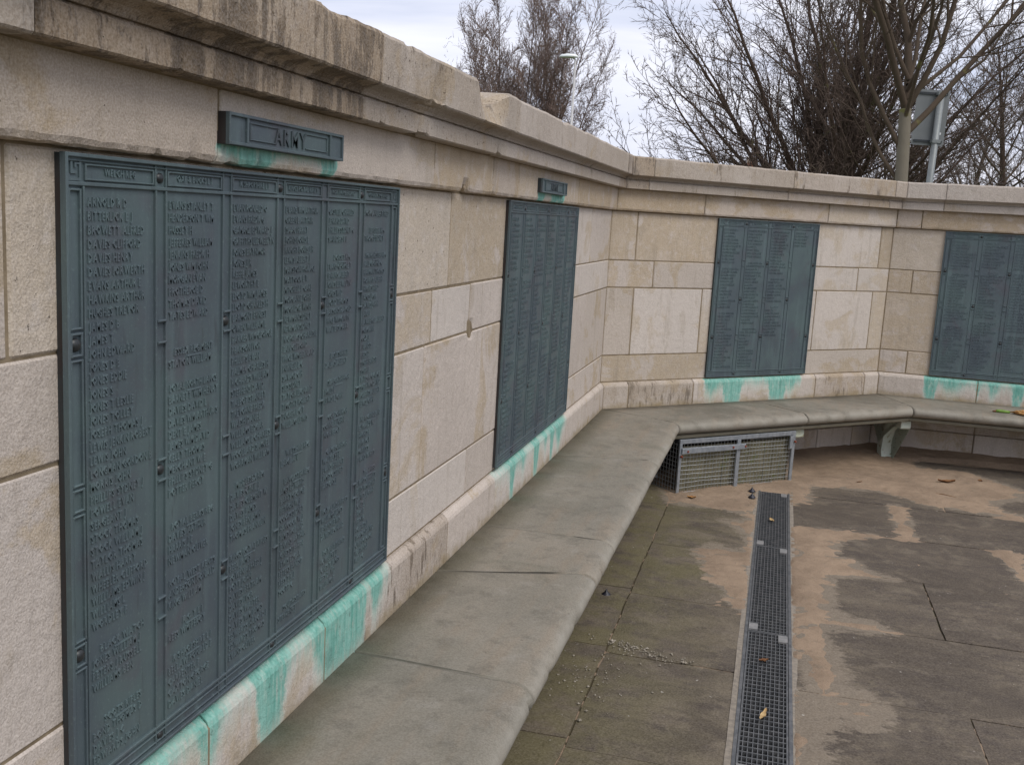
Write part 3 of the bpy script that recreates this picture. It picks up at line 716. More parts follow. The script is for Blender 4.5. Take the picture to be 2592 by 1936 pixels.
# console brackets
def bracket(origin, out, mat):
    """S-shaped console: `out` is the horizontal direction into the court"""
    side = Vector((-out.y, out.x, 0))
    prof = [(.0, -.104), (.455, -.104), (.462, -.112), (.462, -.158), (.455, -.166), (.395, -.166), (.36, -.172)]   # arm with its end block, then the concave leg
    for k in range(1, 11):
        a = k/10*math.pi/2; prof.append((.36-.135*math.sin(a), -.172-.16*(1-math.cos(a))))
    prof += [(.228, -.37), (.240, -.405), (.262, -.44), (.185, -.44), (.172, -.40), (.166, -.36), (.168, -.32)]
    for k in range(1, 6): a = k/5*math.pi/2; prof.append((.168+.10*math.sin(a)*.8, -.32+.13*(1-math.cos(a))+.02*k/5))
    prof += [(.20, -.150), (.0, -.150)]
    v = []; hw = .034; m = len(prof)
    for sgn, ins in ((-1, .004), (-1, 0), (1, 0), (1, .004)):
        for d, z in prof:
            cx = sum(p[0] for p in prof)/m
            dd = d-(ins if d > cx else -ins)
            w_ = hw if abs(ins) < 1e-6 else hw+.000
            v.append(origin+out*dd+side*sgn*(w_-(0 if ins else .0)-(0.0 if ins == 0 else -.003))+Vector((0, 0, z+ZB)))
    f = []
    for j in range(3):
        for i in range(m):
            l = (i+1) % m; f.append((j*m+i, j*m+l, (j+1)*m+l, (j+1)*m+i))
    f += [tuple(range(m))[::-1], tuple(3*m+i for i in range(m))]
    bm = bmesh.new(); vs_ = [bm.verts.new(p) for p in v]
    for q_ in f: bm.faces.new([vs_[i] for i in q_])
    bmesh.ops.triangulate(bm, faces=[x for x in bm.faces if len(x.verts) > 4]); bmesh.ops.recalc_face_normals(bm, faces=bm.faces)
    me = bpy.data.meshes.new('bracket')
    for x in bm.verts: x.co -= rootloc(bench)
    bm.to_mesh(me); bm.free(); me.materials.append(MATS[mat])
    o = bpy.data.objects.new('bracket', me); COL.objects.link(o); o.parent = bench; return o
bis = (NN[2]+NN[3]).normalized()
bracket(OO[3]+bis*.02, bis, 'bracket_green')
bracket(OO[2]+TT[2]*1.262+NN[2]*(-.02), NN[2], 'bracket_stone')
bracket(OO[1]+TT[1]*(-2.6)+NN[1]*(-.02), NN[1], 'bracket_stone')
bracket(OO[1]+TT[1]*(-4.6)+NN[1]*(-.02), NN[1], 'bracket_stone')
bracket(OO[3]+TT[3]*1.5+NN[3]*(-.02), NN[3], 'bracket_stone')

# ------------------------------------------------------------------ bronze name plaques
fc = bpy.data.curves.new('glyph', 'FONT'); fc.resolution_u = 1; fc.offset = 0.009; fo = bpy.data.objects.new('glyph', fc); COL.objects.link(fo)
GL = {}
def glyph(c):
    if c in GL: return GL[c]
    fc.body = c; bpy.context.view_layer.update()
    dg = bpy.context.evaluated_depsgraph_get(); ev = fo.evaluated_get(dg); me = ev.to_mesh()
    v = np.array([tuple(x.co)[:2] for x in me.vertices]) if len(me.vertices) else np.zeros((0, 2))
    f = [tuple(p.vertices) for p in me.polygons]
    cnt = {}
    for q_ in f:
        for i in range(len(q_)): a, b = q_[i], q_[(i+1) % len(q_)]; cnt.setdefault((min(a, b), max(a, b)), []).append((a, b))
    bd = [x[0] for x in cnt.values() if len(x) == 1]
    ev.to_mesh_clear()
    x0, x1 = (v[:, 0].min(), v[:, 0].max()) if len(v) else (0, .3)
    v = v-np.array([x0, 0]) if len(v) else v
    GL[c] = (v, f, bd, x1-x0); return GL[c]
capH = glyph('H')[0][:, 1].max()
def text_geo(mb, w, txt, s_left, zbase, d, cap, maxw=None, xs=.78, th=.0022, center=None, gap=.175):
    k = cap/capH; adv = 0; items = []
    for ch in txt:
        if ch == ' ': adv += .36; continue
        v, f, bd, wd = glyph(ch); items.append((adv, v, f, bd)); adv += wd+gap
    tot = adv*k*xs
    if maxw and tot > maxw: xs *= maxw/tot; tot = maxw
    if center is not None: s_left = center-tot/2
    for a, v, f, bd in items:
        n = len(v)
        if n == 0: continue
        grow = .008
        cx = v.mean(0)
        top = [wp(w, s_left+(a+p[0])*k*xs, d+th, zbase+p[1]*k) for p in v]
        bot = [wp(w, s_left+(a+p[0]+(p[0]-cx[0])*grow*2)*k*xs, d-.0005, zbase+(p[1]+(p[1]-cx[1])*grow*2)*k) for p in v]
        mb.add(top+bot, list(f)+[(q_[1], q_[0], q_[0]+n, q_[1]+n) for q_ in bd])
    return s_left, s_left+tot
C1 = "ARNOLD R D|BITTERLICK E J|BROWETT ALFRED|DAVIES CLIFFORD|DAVIES HENRY|DAVIES IORWERTH|EVANS ARTHUR E|HAWKINS ARTHUR|HUGHES TREVOR|JAMES D B|JAMES T|JOHN EDWARD|JONES D B|JONES EDDIE|JONES S|JONES T LESLIE|JONES TOLLEY|JOSEPH THOMAS J|LEWIS JENKIN ROBERT|LEWIS JOHN|LONGMAN GORDON B|MORRIS JOHN|PHILLIPS SYDNEY J|POWELL EVAN|SERGEANT J|STOCK THOMAS|STOCK WILLIAM J|TAYLOR THOMAS|WALLIS HARRY|WHEELER CLIFFORD|WILLIAMS EDWIN J|WILLIAMS L|WORDLEY F||_BLACK WATCH|JONES WILLIAM J|PETERS J RUSSELL|WILLIAMS BEN|||_SCOTS RIFLES|BOND THOMAS D|DAVIES J C|EDWARDS JOHN".split('|')
C2 = "EVANS STANLEY T|HENDERSON T WM|HUSSEY H|JEFFERIES WILLIAM|JENKINS FREDK H|JONES WM JOHN|MORGAN EVAN|PROTHEROE D|THOMAS DAVID|YATES EDWARD|||_ESSEX REGIMENT|STATON WILLIAM||_LOYAL NORTH LANCS|BARNETT WM HENRY|DAVIES DAVID L|DAVIES WM ARTHUR S|DENT E JAMES|JAMES WM DAVID|KELLY THOMAS|MERCHANT W E|PHILLIPS SYDNEY G|POTTER PERCY|||_ROYAL BERKS REG|DAVIES ARTHUR|HARRIS J E|NEWMAN OLIVER||_ROYAL WEST KENTS|ANDERSON RONALD|KING WILLIAM||_K O Y L I|REES WM PERCY||_K SHROPSHIRE L I|BELLAW RONALD F|CARPENTER F|CAXTON GEORGE|DAVIES DANIEL|DAVIES L".split('|')
C3 = "EVAN RONALD O|EVANS FREDK G|GAMAGE EDWARD J|GRIFFITHS LLEWELLYN|JONES BRYNMOR|JONES J R|KEEFE JAMES|LEWORTHY E|LLOYD WM JAMES|LLOYD CHARLES H|LARMONT ERNEST|OWEN WILLIAM L|PARKER WM GEORGE|PEARSON IVOR|PHILLIPS EVAN|PALMER CHARLES H|RICHARDS WILLIAM|STEPHENS DAVID|TALBOT STANLEY|TREVORNE FREDK|WALSH DANIEL|WILLIAMS EDGAR|WILLIAMS E CHARLES|WOOLLARD SAMUEL|WORKMAN WILLIAM||_MIDDLESEX REG|DAVIES CYRIL J|DAVIES CLEMENT W|DAVIES JAMES|JONES BENJAMIN|THOMAS FRANKLIN||_KINGS ROYAL RIFLES|BEER JAMES|BOWEN ALFRED J|BOYT JOHN|DAVIES BERTRAM|DAVIES IVOR|DAVIES WALTER|DAVIES WM JAMES|EDWARDS HAROLD P|EDWARDS THOMAS|EVANS OLIVER".split('|')
C4 = "EVANS WM ARTHUR|GREEN E ARTHUR|ISAAC HARRY|JOHNS LOUIS E|KNIGHT LOUIS J H|LEWIS ALBERT J|MARSTON HORACE|MATTOCK E V|MITCHELL F CARL|MORGAN E JOHN|MOGRIDGE WM H|NEWMAN SIDNEY|NEWMAN SIDNEY|NICHOLAS CHARLES E|PAIN CLIFFORD|PRICE WM BERNARD|PURNELL E C|SAVAGE C H|SILS SIDNEY|TAYLOR LEONARD|TIMOTHY ROBERT|TUCKER L C T|WILLIAMS LEWIS|||_WILTSHIRE REG|LARGE A V||_LANCASTER REG|AMES EDWARD|BARRY GEORGE|BEYNON W J|COOKS SIDNEY|HANCOCK W J|JAMES ROLAND|JENKINS ARTHUR|JONES STEPHEN|LEWIS EDGAR|PETERS ERNEST|REES T R J|SCOTT C||_SOUTH STAFFS|STEPHENS J".split('|')
C5 = "CASTELL CHARLES|JENKINS DAVID|PHILLIPS SYDNEY C|SAUNDERS F L||_DORSET REG|EVANS GEORGE T|JENKINS ALBERT|JONES LLEWELYN|JONES W D|LLOYD THOMAS|PARSONS HAROLD|PRICE WM GWYN|WALTERS MARK|||_EAST SURREY|DALLAS ALBERT||_SEAFORTH HIGH|INGLIS E|LEWIS E JOHN||_GORDON HIGH|CONNELL JOHN|PUGH PERCY||_CAMERON HIGH|WALTERS J L|EVANS HERBERT|JAMES C SIDNEY|PARSONS J|||_ROYAL IRISH RIFLES|WILLIAMS JAMES|JENKINS LEWIS|DAVIES LEONARD||_ROYAL IRISH FUS|HOWELLS L J|JONES T JAMES|REES DAVID|WILLIAMS E|HUGHES H".split('|')
C6 = "MORGAN BERT FRED||_LEINSTER REG|THOMAS SIDNEY||_MANCHESTER REG|BALL GEORGE C|HARMAN THOMAS|HOPKINS ALBERT|HUGHES FRED|JAMES JACK|DAVIES JOHN|LAKE F|LAWRENCE ALBERT|MORGAN L|COX J|EVANS S|REES D|SMITH ERNEST|SMITH E|TAYLOR GEORGE|SMITH WM DAVID|ROBERTS ALBERT|LEWIS JOHN||_NEWFOUNDLAND|EDWARDS W|HUGHES E|KING ROY|MORRIS S|EVANS W REES||_THE BUFFS|EVANS CHARLES|ELLIS WM HENRY|DAVIES J JOHN|JONES J|PRICE E|REES W|ROBERTS J|THOMAS DAVID|OWEN GEORGE|WATKINS J|WEBB C|WHITE D".split('|')
HEADS = ["WELCH REG", "OXF & BUCKS L I", "K SHROPSHIRE L I", "KINGS ROYAL RIFLES", "NORTHUMBERLAND", "COUNTRYMEN FUS"]
pool = [x for C_ in (C1, C2, C3, C4, C5, C6) for x in C_ if x and x[0] != '_']
def fret(mb, w, s0, z0, sz, d, th):
    """square key-fret ornament"""
    t = sz*.13
    def bar(a, b, c, e_): mb.wbox(w, s0+a*sz, s0+b*sz, d, d+th, z0+c*sz, z0+e_*sz)
    bar(.0, .13, 0, 1); bar(.87, 1, 0, 1); bar(.13, .87, 0, .13); bar(.13, .87, .87, 1)
    bar(.30, .43, .30, .87); bar(.43, .70, .30, .43); bar(.57, .70, .57, .70); bar(.57, .87, .70, .78); bar(.13, .24, .13, .30)
def plaque(w, s0, z0, z1, ncol, columns, heads, label, seed, rel=1.0):
    rr = random.Random(seed)
    Bd, Fw, Dv = .046, .172, .034
    wd = 2*Bd+ncol*Fw+(ncol-1)*Dv; s1 = s0+wd
    root = thing('name_plaque', wp(w, s0, 0, z0), label, 'plaque', None)
    TH = .013; R = .0035
    mb = MB(); mb.wbox(w, s0+.001, s1-.001, .001, TH-.0025, z0+.001, z1-.001); mb.build('back_plate', 'bronze_side', root)
    mb = MB(); mb.wbox(w, s0, s1, TH-.002, TH, z0, z1, .001); mb.build('panel', 'bronze', root)
    # outer rim
    mb = MB(); rw = .006
    def strip(a, b, c, e_, h=R): mb.wbox(w, a, b, TH-.0005, TH+h*rel, c, e_, .0012)
    strip(s0, s0+rw, z0, z1, .006); strip(s1-rw, s1, z0, z1, .006); strip(s0+rw, s1-rw, z1-rw, z1, .006); strip(s0+rw, s1-rw, z0, z0+rw, .006)
    mb.build('rim', 'bronze', root)
    ztop = z1-.046; zbot = z0+.040       # inner field
    for a, b, h in ((ztop, ztop+.006, R), (z1-.012, z1-.009, .003), (zbot-.006, zbot, R), (z0+.010, z0+.013, .003), (zbot-.015, zbot-.012, .003)):
        mb = MB(); strip(s0+rw, s1-rw, a, b, h); mb.build('border_band', 'bronze', root)
    bolts = []; xcol = [s0+Bd+i*(Fw+Dv) for i in range(ncol)]
    LEV = [z1-.275, z1-.51, z1-.755]
    # column dividers
    for i in range(ncol-1):
        a = xcol[i]+Fw; b = a+Dv; mb = MB()
        strip(a+.001, a+.005, zbot, ztop); strip(b-.005, b-.001, zbot, ztop)
        for j, zl in enumerate(LEV):
            strip(a+.0055, b-.0055, zl+.016, zl+.020, .005); strip(a+.0055, b-.0055, zl-.020, zl-.016, .005)
            if (i+j) % 2 == 1: bolts.append(((a+b)/2, zl, .010))
        strip(a+.001, a+.004, ztop+.006, z1-rw, .003); strip(b-.004, b-.001, ztop+.006, z1-rw, .003)
        strip(a+.001, a+.004, z0+rw, zbot-.006, .003); strip(b-.004, b-.001, z0+rw, zbot-.006, .003)
        if i % 2 == 0: bolts += [((a+b)/2, z1-.026, .009), ((a+b)/2, z0+.018, .008)]
        mb.build('divider', 'bronze', root)
    # side borders with inset frames
    for a, b in ((s0+.008, s0+Bd-.004), (s1-Bd+.004, s1-.008)):
        mb = MB(); zz = [ztop]+LEV+[zbot]
        strip(b-.001 if a < s0+.02 else a-.003, b+.002 if a < s0+.02 else a, zbot, ztop, .004)
        for j in range(len(zz)-1):
            t_, bo = zz[j]-(.022 if j else .004), zz[j+1]+(.022 if j < len(zz)-2 else .004)
            if b-a < .01: continue
            x0, x1 = a+.002, b-.004
            strip(x0, x0+.0035, bo, t_); strip(x1-.0035, x1, bo, t_); strip(x0+.0035, x1-.0035, t_-.0035, t_); strip(x0+.0035, x1-.0035, bo, bo+.0035)
        for j, zl in enumerate(LEV):
            x0, x1 = a+.002, b-.004
            strip(x0, x0+.004, zl-.018, zl+.018); strip(x1-.004, x1, zl-.018, zl+.018); strip(x0+.004, x1-.004, zl+.014, zl+.018); strip(x0+.004, x1-.004, zl-.018, zl-.014)
            if j != 1: bolts.append(((x0+x1)/2, zl, .011))
        mb.build('side_border', 'bronze', root)
    for a in (s0+.007, s1-.007-.034):
        mb = MB(); fret(mb, w, a, z1-.040+.001, .033, TH-.0005, .003); mb.build('corner_fret', 'bronze', root)
    # header frames + lettering
    for i, x0 in enumerate(xcol):
        mb = MB(); a, b = x0+.002, x0+Fw-.002
        strip(a, a+.003, ztop+.008, z1-.014, .003); strip(b-.003, b, ztop+.008, z1-.014, .003); strip(a+.003, b-.003, ztop+.008, ztop+.011, .003); strip(a+.003, b-.003, z1-.017, z1-.014, .003)
        hf = mb.build('heading_frame', 'bronze', root)
        if i < len(heads):
            hm = MB(); text_geo(hm, w, heads[i], 0, ztop+.0165, TH, .0105, maxw=Fw-.026, center=x0+Fw/2, th=.0024)
            hm.build('heading', 'bronze_letter', hf)
        z = ztop-.0285; pit = .02045
        for ln in columns[i]:
            if z < zbot+.006: break
            if ln:
                lm = MB()
                if ln[0] == '_':
                    a_, b_ = text_geo(lm, w, ln[1:], 0, z, TH, .0120, maxw=Fw-.02, center=x0+Fw/2, th=.0024)
                    c0 = (a_+b_)/2; lm.wbox(w, c0-.022, c0+.022, TH-.0005, TH+.002, z-.0065, z-.0042)
                else: text_geo(lm, w, ln, x0+.008, z, TH, .0130, maxw=Fw-.014, xs=.72, th=.0024)
                lm.build('name_line', 'bronze_letter', root)
            z -= pit
    for bs, bz, br in bolts:
        mb = MB(); n = 10
        v = [wp(w, bs, TH+br*.62, bz)]; f = []
        for j, (rr_, hh) in enumerate(((.5, .55), (.85, .32), (1, 0))):
            for k in range(n): a = 2*math.pi*k/n; v.append(wp(w, bs+br*rr_*math.cos(a), TH+br*hh, bz+br*rr_*math.sin(a)))
        for k in range(n): l = (k+1) % n; f += [(0, 1+k, 1+l), (1+k, 1+n+k, 1+n+l, 1+l), (1+n+k, 1+2*n+k, 1+2*n+l, 1+n+l)]
        mb.add(v, f); mb.build('bolt', 'bolt', root, True)
    return root
def shuf(k, ncol, fillers=()):
    r = random.Random(k); o = []
    for i in range(ncol):
        c_ = sorted(r.sample(pool, 44)); hd = [x for x in C2+C4+C5 if x and x[0] == '_']
        for j in (r.randint(9, 14), r.randint(22, 30)):
            c_[j] = ''; c_[j+1] = r.choice(hd)
        o.append(c_)
    return o
plaque(1, -4.812, .172, 1.182, 6, [C1, C2, C3, C4, C5, C6], HEADS, 'large bronze roll of names in raised letters, headed WELCH REG, below an ARMY plate', 1, 1.4)
c6 = shuf(5, 6)
plaque(1, -2.387, .172, 1.182, 6, c6, HEADS[::-1], 'bronze roll of names on the long wall, next to the inner corner of the wall', 2)
c4 = shuf(8, 4); c4[3] = c4[3][:5]; c4[2] = c4[2][:34]
plaque(2, .815, .166, 1.180, 4, c4, HEADS[1:5], 'four-column bronze roll of names above the wire cage, its last column mostly empty', 3)
c4 = shuf(9, 4)
plaque(3, .345, .166, 1.183, 4, c4, HEADS[2:6], 'bronze roll of names above the bench end where the wilted flower lies', 4)

def army(s0, label):
    w = 1; s1 = s0+.478; z0, z1 = 1.2235, 1.279; D0, D1 = .030, .046
    root = thing('heading_plate', wp(w, s0, D0, z0), label, 'plaque')
    mb = MB(); mb.wbox(w, s0, s1, D0-.004, D1-.003, z0, z1); mb.build('back_plate', 'bronze_side', root)
    mb = MB(); mb.wbox(w, s0, s1, D1-.0032, D1, z0, z1, .001); mb.build('panel', 'bronze', root)
    mb = MB()
    def st(a, b, c, e_, h=.005): mb.wbox(w, a, b, D1-.0005, D1+h, c, e_, .001)
    st(s0, s0+.005, z0, z1); st(s1-.005, s1, z0, z1); st(s0+.005, s1-.005, z1-.006, z1); st(s0+.005, s1-.005, z0, z0+.006)
    st(s0+.062, s0+.068, z0+.006, z1-.006); st(s1-.068, s1-.062, z0+.006, z1-.006); mb.build('rim', 'bronze', root)
    for a, b, c0 in ((s0+.076, s0+.178, s0+.076), (s1-.178, s1-.076, s1-.079)):
        mb = MB(); st(a, b, z0+.012, z0+.0145, .003); st(a, b, z1-.0145, z1-.012, .003); st(c0, c0+.003, z0+.0145, z1-.0145, .003); mb.build('inner_frame', 'bronze', root)
    mb = MB(); text_geo(mb, w, 'ARMY', 0, z0+.0125, D1, .030, center=(s0+s1)/2, xs=1.0, th=.003); mb.build('lettering', 'bronze_dark', root)
army(-4.425, 'narrow bronze plate lettered ARMY above the roll of names headed WELCH REG')
army(-2.035, 'narrow bronze ARMY plate above the roll of names next to the wall corner')
bpy.data.objects.remove(fo)

# ------------------------------------------------------------------ wire cage under the seat
cage = thing('wire_cage', wp(2, .72, .49, -ZB), 'grey galvanised wire mesh cage with a board inside, under the bench at the wall corner', 'cage')
Dc, CS0, CS1, CZ0, CZ1 = .49, .252, 1.178, -.437, -.106
def cbar(name, s0, s1, z0, z1, d0=Dc-.012, d1=Dc, mat='galvanised'): return MB().wbox(2, s0, s1, d0, d1, z0, z1, .0015).build(name, mat, cage)
cbar('frame_bar', CS0, CS1, CZ1-.026, CZ1); cbar('frame_bar', CS0, CS0+.020, CZ0, CZ1-.0262); cbar('frame_bar', CS1-.024, CS1, CZ0, CZ1-.0262)
cbar('frame_bar', .697, .725, CZ0, -.190); cbar('frame_bar', .697, .725, -.158, CZ1-.0262)
cbar('frame_bar', CS0-.004, CS0+.010, CZ0, CZ1, .10, .112, 'dark_steel')
cbar('latch_strip', CS0+.012, .756, -.190, -.158, Dc+.001, Dc+.012)
cbar('latch_strip', CS1-.052, CS1-.026, -.215, -.135, Dc-.002, Dc+.010)
mb = MB(); mb.wbox(2, CS0-.002, CS0+.012, .10, Dc-.013, CZ1-.02, CZ1); mb.build('side_rail', 'dark_steel', cage)
mb = MB()
wr = .0016
for i in range(12):
    z = CZ0+.012+i*.0262
    if z > CZ1-.01: break
    n = 14; sag = random.uniform(-.004, .004)
    mb.tube([wp(2, CS0+.004+(CS1-CS0-.008)*t/n, Dc-.014+.004*math.sin(t*.9+i), z+sag*math.sin(math.pi*t/n*2)+random.uniform(-.0008, .0008)) for t in range(n+1)], wr, 5)
for i in range(36):
    s = CS0+.02+i*.0258; mb.tube([wp(2, s, Dc-.0165, CZ0), wp(2, s, Dc-.0165, CZ1-.01)], wr*.8, 4)
for i in range(14):
    d = .12+i*.0262; mb.tube([wp(2, CS0, d, CZ0), wp(2, CS0, d, CZ1-.01)], wr, 4)
for i in range(12): mb.tube([wp(2, CS0, .11, CZ0+.012+i*.026), wp(2, CS0, Dc-.02, CZ0+.012+i*.026)], wr, 4)
tag(mb.build('wire_mesh', 'wire', cage), kind='stuff')
for i in range(13):
    s = CS0+.03+i*.0675
    MB().wbox(2, s, s+.0665, Dc-.05, Dc-.034+random.uniform(-.0012, .0012), CZ0, -.158, .0012).build('board', 'board', cage)
MB().wbox(2, CS0+.025, CS1-.02, .10, .12, CZ0, CZ1).build('interior_shade', 'void_shade', cage)  # sheet added behind the boards; its near-black colour stands in for interior shade
for s, z in ((.305, -.177), (.655, -.174), (.752, -.174), (.262, -.205), (1.168, -.172)):
    mb = MB(); c0 = wp(2, s, Dc+.006, z); n = 8; v = [c0+NN[2]*.012]
    for rr_, hh in ((.006, .010), (.008, .004), (.008, 0)):
        v += [c0+NN[2]*hh+TT[2]*rr_*math.cos(k*math.pi/4)+Vector((0, 0, rr_*math.sin(k*math.pi/4))) for k in range(n)]
    f = [(0, 1+k, 1+(k+1) % n) for k in range(n)]+[(1+j*n+k, 1+(j+1)*n+k, 1+(j+1)*n+(k+1) % n, 1+j*n+(k+1) % n) for j in range(2) for k in range(n)]
    mb.add(v, f).build('bolt', 'rust', cage)

# ------------------------------------------------------------------ drain
dr = thing('drain_channel', (1.08, -1.5, -.12), 'narrow sunken drain channel with concrete edging, crossing the paving from the wire cage', 'drain')
mb = MB(); Y0, Y1 = -6.5, .150
mb.box((.992, Y0, -.120), (1.168, Y1, -.105)); mb.box((.992, Y0, -.105), (1.004, Y1, -.024)); mb.box((1.156, Y0, -.105), (1.168, Y1, -.024)); mb.box((1.004, Y1-.012, -.105), (1.156, Y1, -.024))
mb.build('trough', 'trough', dr)
def edging(x0, x1):
    n = 120; v = []; f = []
    for i in range(n+1):
        y = Y0+(Y1-Y0)*i/n; j0, j1 = float(fbm(y*9, x0*7, 0, 71))*.002, float(fbm(y*9, x1*7, 0, 73))*.004; z = .001+float(fbm(y*5, x0, 0, 75))*.0015
        v += [Vector((x0+j0*(x0 > 1), y, -.1)), Vector((x1+j1*(x0 < 1)*0, y, -.1)), Vector((x1+j1*(x0 > 1), y, z)), Vector((x0+j0*(x0 < 1), y, z))]
    for i in range(n):
        for k in range(4): l = (k+1) % 4; f.append((i*4+k, i*4+l, (i+1)*4+l, (i+1)*4+k))
    f += [(0, 1, 2, 3), (n*4+3, n*4+2, n*4+1, n*4)]
    bm = bmesh.new(); vs_ = [bm.verts.new(p-rootloc(dr)) for p in v]
    for q_ in f: bm.faces.new([vs_[i] for i in q_])
    bmesh.ops.recalc_face_normals(bm, faces=bm.faces); me = bpy.data.meshes.new('edging'); bm.to_mesh(me); bm.free(); me.materials.append(MATS['concrete_edge'])
    o = bpy.data.objects.new('edging', me); COL.objects.link(o); o.parent = dr
edging(.970, .990); edging(1.170, 1.190)
mb = MB(); mb.box((.9905, Y0, -.02), (1.002, Y1, .003)); mb.build('rail', 'steel_grate', dr)
mb = MB(); mb.box((1.158, Y0, -.02), (1.1695, Y1, .003)); mb.build('rail', 'steel_grate', dr)
def grate(y1, y0, label):
    root = thing('drain_grate', (1.08, (y0+y1)/2, 0), label, 'drain grate', 'grates along the drain')
    x0, x1 = 1.004, 1.156
    mb = MB(); mb.box((x0, y0, -.02), (x0+.006, y1, .001)); mb.box((x1-.006, y0, -.02), (x1, y1, .001)); mb.box((x0+.006, y0, -.02), (x1-.006, y0+.006, .001)); mb.box((x0+.006, y1-.006, -.02), (x1-.006, y1, .001))
    mb.build('frame', 'steel_grate', root)
    mb = MB(); ln = y1-y0; nb = int(ln/.032)
    for i in range(1, nb): y = y0+ln*i/nb; mb.box((x0+.006, y-.0022, -.016), (x1-.006, y+.0022, -.0005))
    tag(mb.build('cross_bars', 'steel_grate', root), kind='stuff')
    mb = MB()
    for i in range(1, 10): x = x0+(x1-x0)*i/10; mb.box((x-.0013, y0+.006, -.018), (x+.0013, y1-.006, -.001))
    tag(mb.build('long_bars', 'steel_grate', root), kind='stuff')
    MB().box((x1-.036, y1-.075, -.004), (x1-.001, y1-.010, .004)).build('clip', 'clip_metal', root)
    MB().box((x0+.001, y0+.012, -.004), (x0+.036, y0+.075, .004)).build('clip', 'clip_metal', root)
grate(.138, -.962, 'steel drain grate that starts beside the wire cage')
grate(-.968, -2.098, 'middle steel drain grate, second from the wire cage')
grate(-2.104, -3.234, 'steel drain grate with a pale straw leaf on it, third from the wire cage')
grate(-3.240, -4.37, 'steel drain grate, fourth from the wire cage')

# ------------------------------------------------------------------ litter
def leaf(name, x, y, ang, ln, wd, mat, label, z=.006, curl=.3):
    n = 7; v = []; f = []; ca, sa = math.cos(ang), math.sin(ang)
    for lay in (0, 1):
        for i in range(n+1):
            t = i/n; w_ = wd*math.sin(math.pi*min(t*.92+.06, 1))**.8*(1+.25*math.sin(i*2.3)); zc = curl*ln*(t-.5)**2
            for sgn in (-1, 0, 1):
                a, b = (t-.5)*ln, sgn*w_/2
                v.append(Vector((x+a*ca-b*sa, y+a*sa+b*ca, z+zc+abs(sgn)*wd*.22+.0012*lay+.0015*math.sin(i*1.7+sgn))))
    k = (n+1)*3
    for i in range(n):
        for j in (0, 1):
            a = i*3+j; f += [(a, a+3, a+4, a+1), (k+a, k+a+1, k+a+4, k+a+3)]
    o = mesh_obj(name, v, f, mat, loc=(x, y, z), smooth=True); tag(o, label, 'leaf'); return o
def shift(o): return o
leaf('dead_leaf', 2.157, .901, .4, .12, .045, 'leaf_brown', 'dark brown dead leaf lying on the sand before the bench', .012)
leaf('dead_leaf', 2.383, 1.046, 1.4, .05, .028, 'leaf_brown', 'small rusty dead leaf on sand by the bench bracket', .010)
leaf('dead_leaf', 1.074, -.50, 1.9, .055, .022, 'leaf_straw', 'small tan leaf curled on the drain grate beside the cage', .006)
leaf('straw_leaf', 1.076, -2.829, 1.35, .085, .016, 'leaf_straw', 'pale straw leaf lying on the third drain grate', .006)
leaf('dead_leaf', 1.069, -2.386, .6, .04, .02, 'leaf_brown', 'tiny brown leaf lying on the third drain grate', .004)
leaf('dead_leaf', 1.60, .62, .8, .045, .014, 'leaf_brown', 'thin dark leaf on sand between the cage and the drain end', .012)
leaf('dead_leaf', .62, -.25, .3, .05, .03, 'petal_dry', 'curled orange leaf at the foot of the wire cage', .012)
tag(MB().tube([(2.02, .56, .010), (2.09, .54, .016), (2.18, .51, .009)], [.0018, .0022, .001], 5).build('twig', 'leaf_brown', loc=(2.1, .53, .01)), 'thin dry twig lying on the sand', 'twig')
def cone(x, y, z, label):
    n = 14; v = []; f = []
    pr = [(0, .026), (.003, .024), (.0045, .018), (.012, .009), (.021, .002), (.022, 0)]
    for r_, h_ in pr: v += [Vector((x+r_*math.cos(2*math.pi*k/n), y+r_*math.sin(2*math.pi*k/n), z+h_)) for k in range(n)]
    for j in range(len(pr)-1):
        for k in range(n): l = (k+1) % n; f.append((j*n+k, (j+1)*n+k, (j+1)*n+l, j*n+l))
    f.append(tuple((len(pr)-1)*n+k for k in range(n))[::-1])
    tag(mesh_obj('rubber_cone', v, f, 'black_rubber', loc=(x, y, z), smooth=True), label, 'cone')
cone(.41, -1.946, .001, 'small black cone-shaped cap on the mossy paving beside the bench')
cone(.951, .078, .010, 'small black cap on the sand, the nearer to the wire cage of two')
cone(.955, -.061, .009, 'small black cap on the sand, the farther from the wire cage of two')
mb = MB(); mb.add([Vector(p) for p in ((.350, .085, .006), (.385, .080, .006), (.392, .115, .008), (.36, .12, .007), (.352, .088, .036), (.378, .086, .040), (.382, .108, .030), (.362, .115, .034))], [(3, 2, 1, 0), (4, 5, 6, 7), (0, 1, 5, 4), (1, 2, 6, 5), (2, 3, 7, 6), (3, 0, 4, 7)])
tag(mb.build('paper_scrap', 'paper_white', loc=(.37, .1, .006)), 'crumpled white scrap of paper under the bench beside the cage', 'litter')
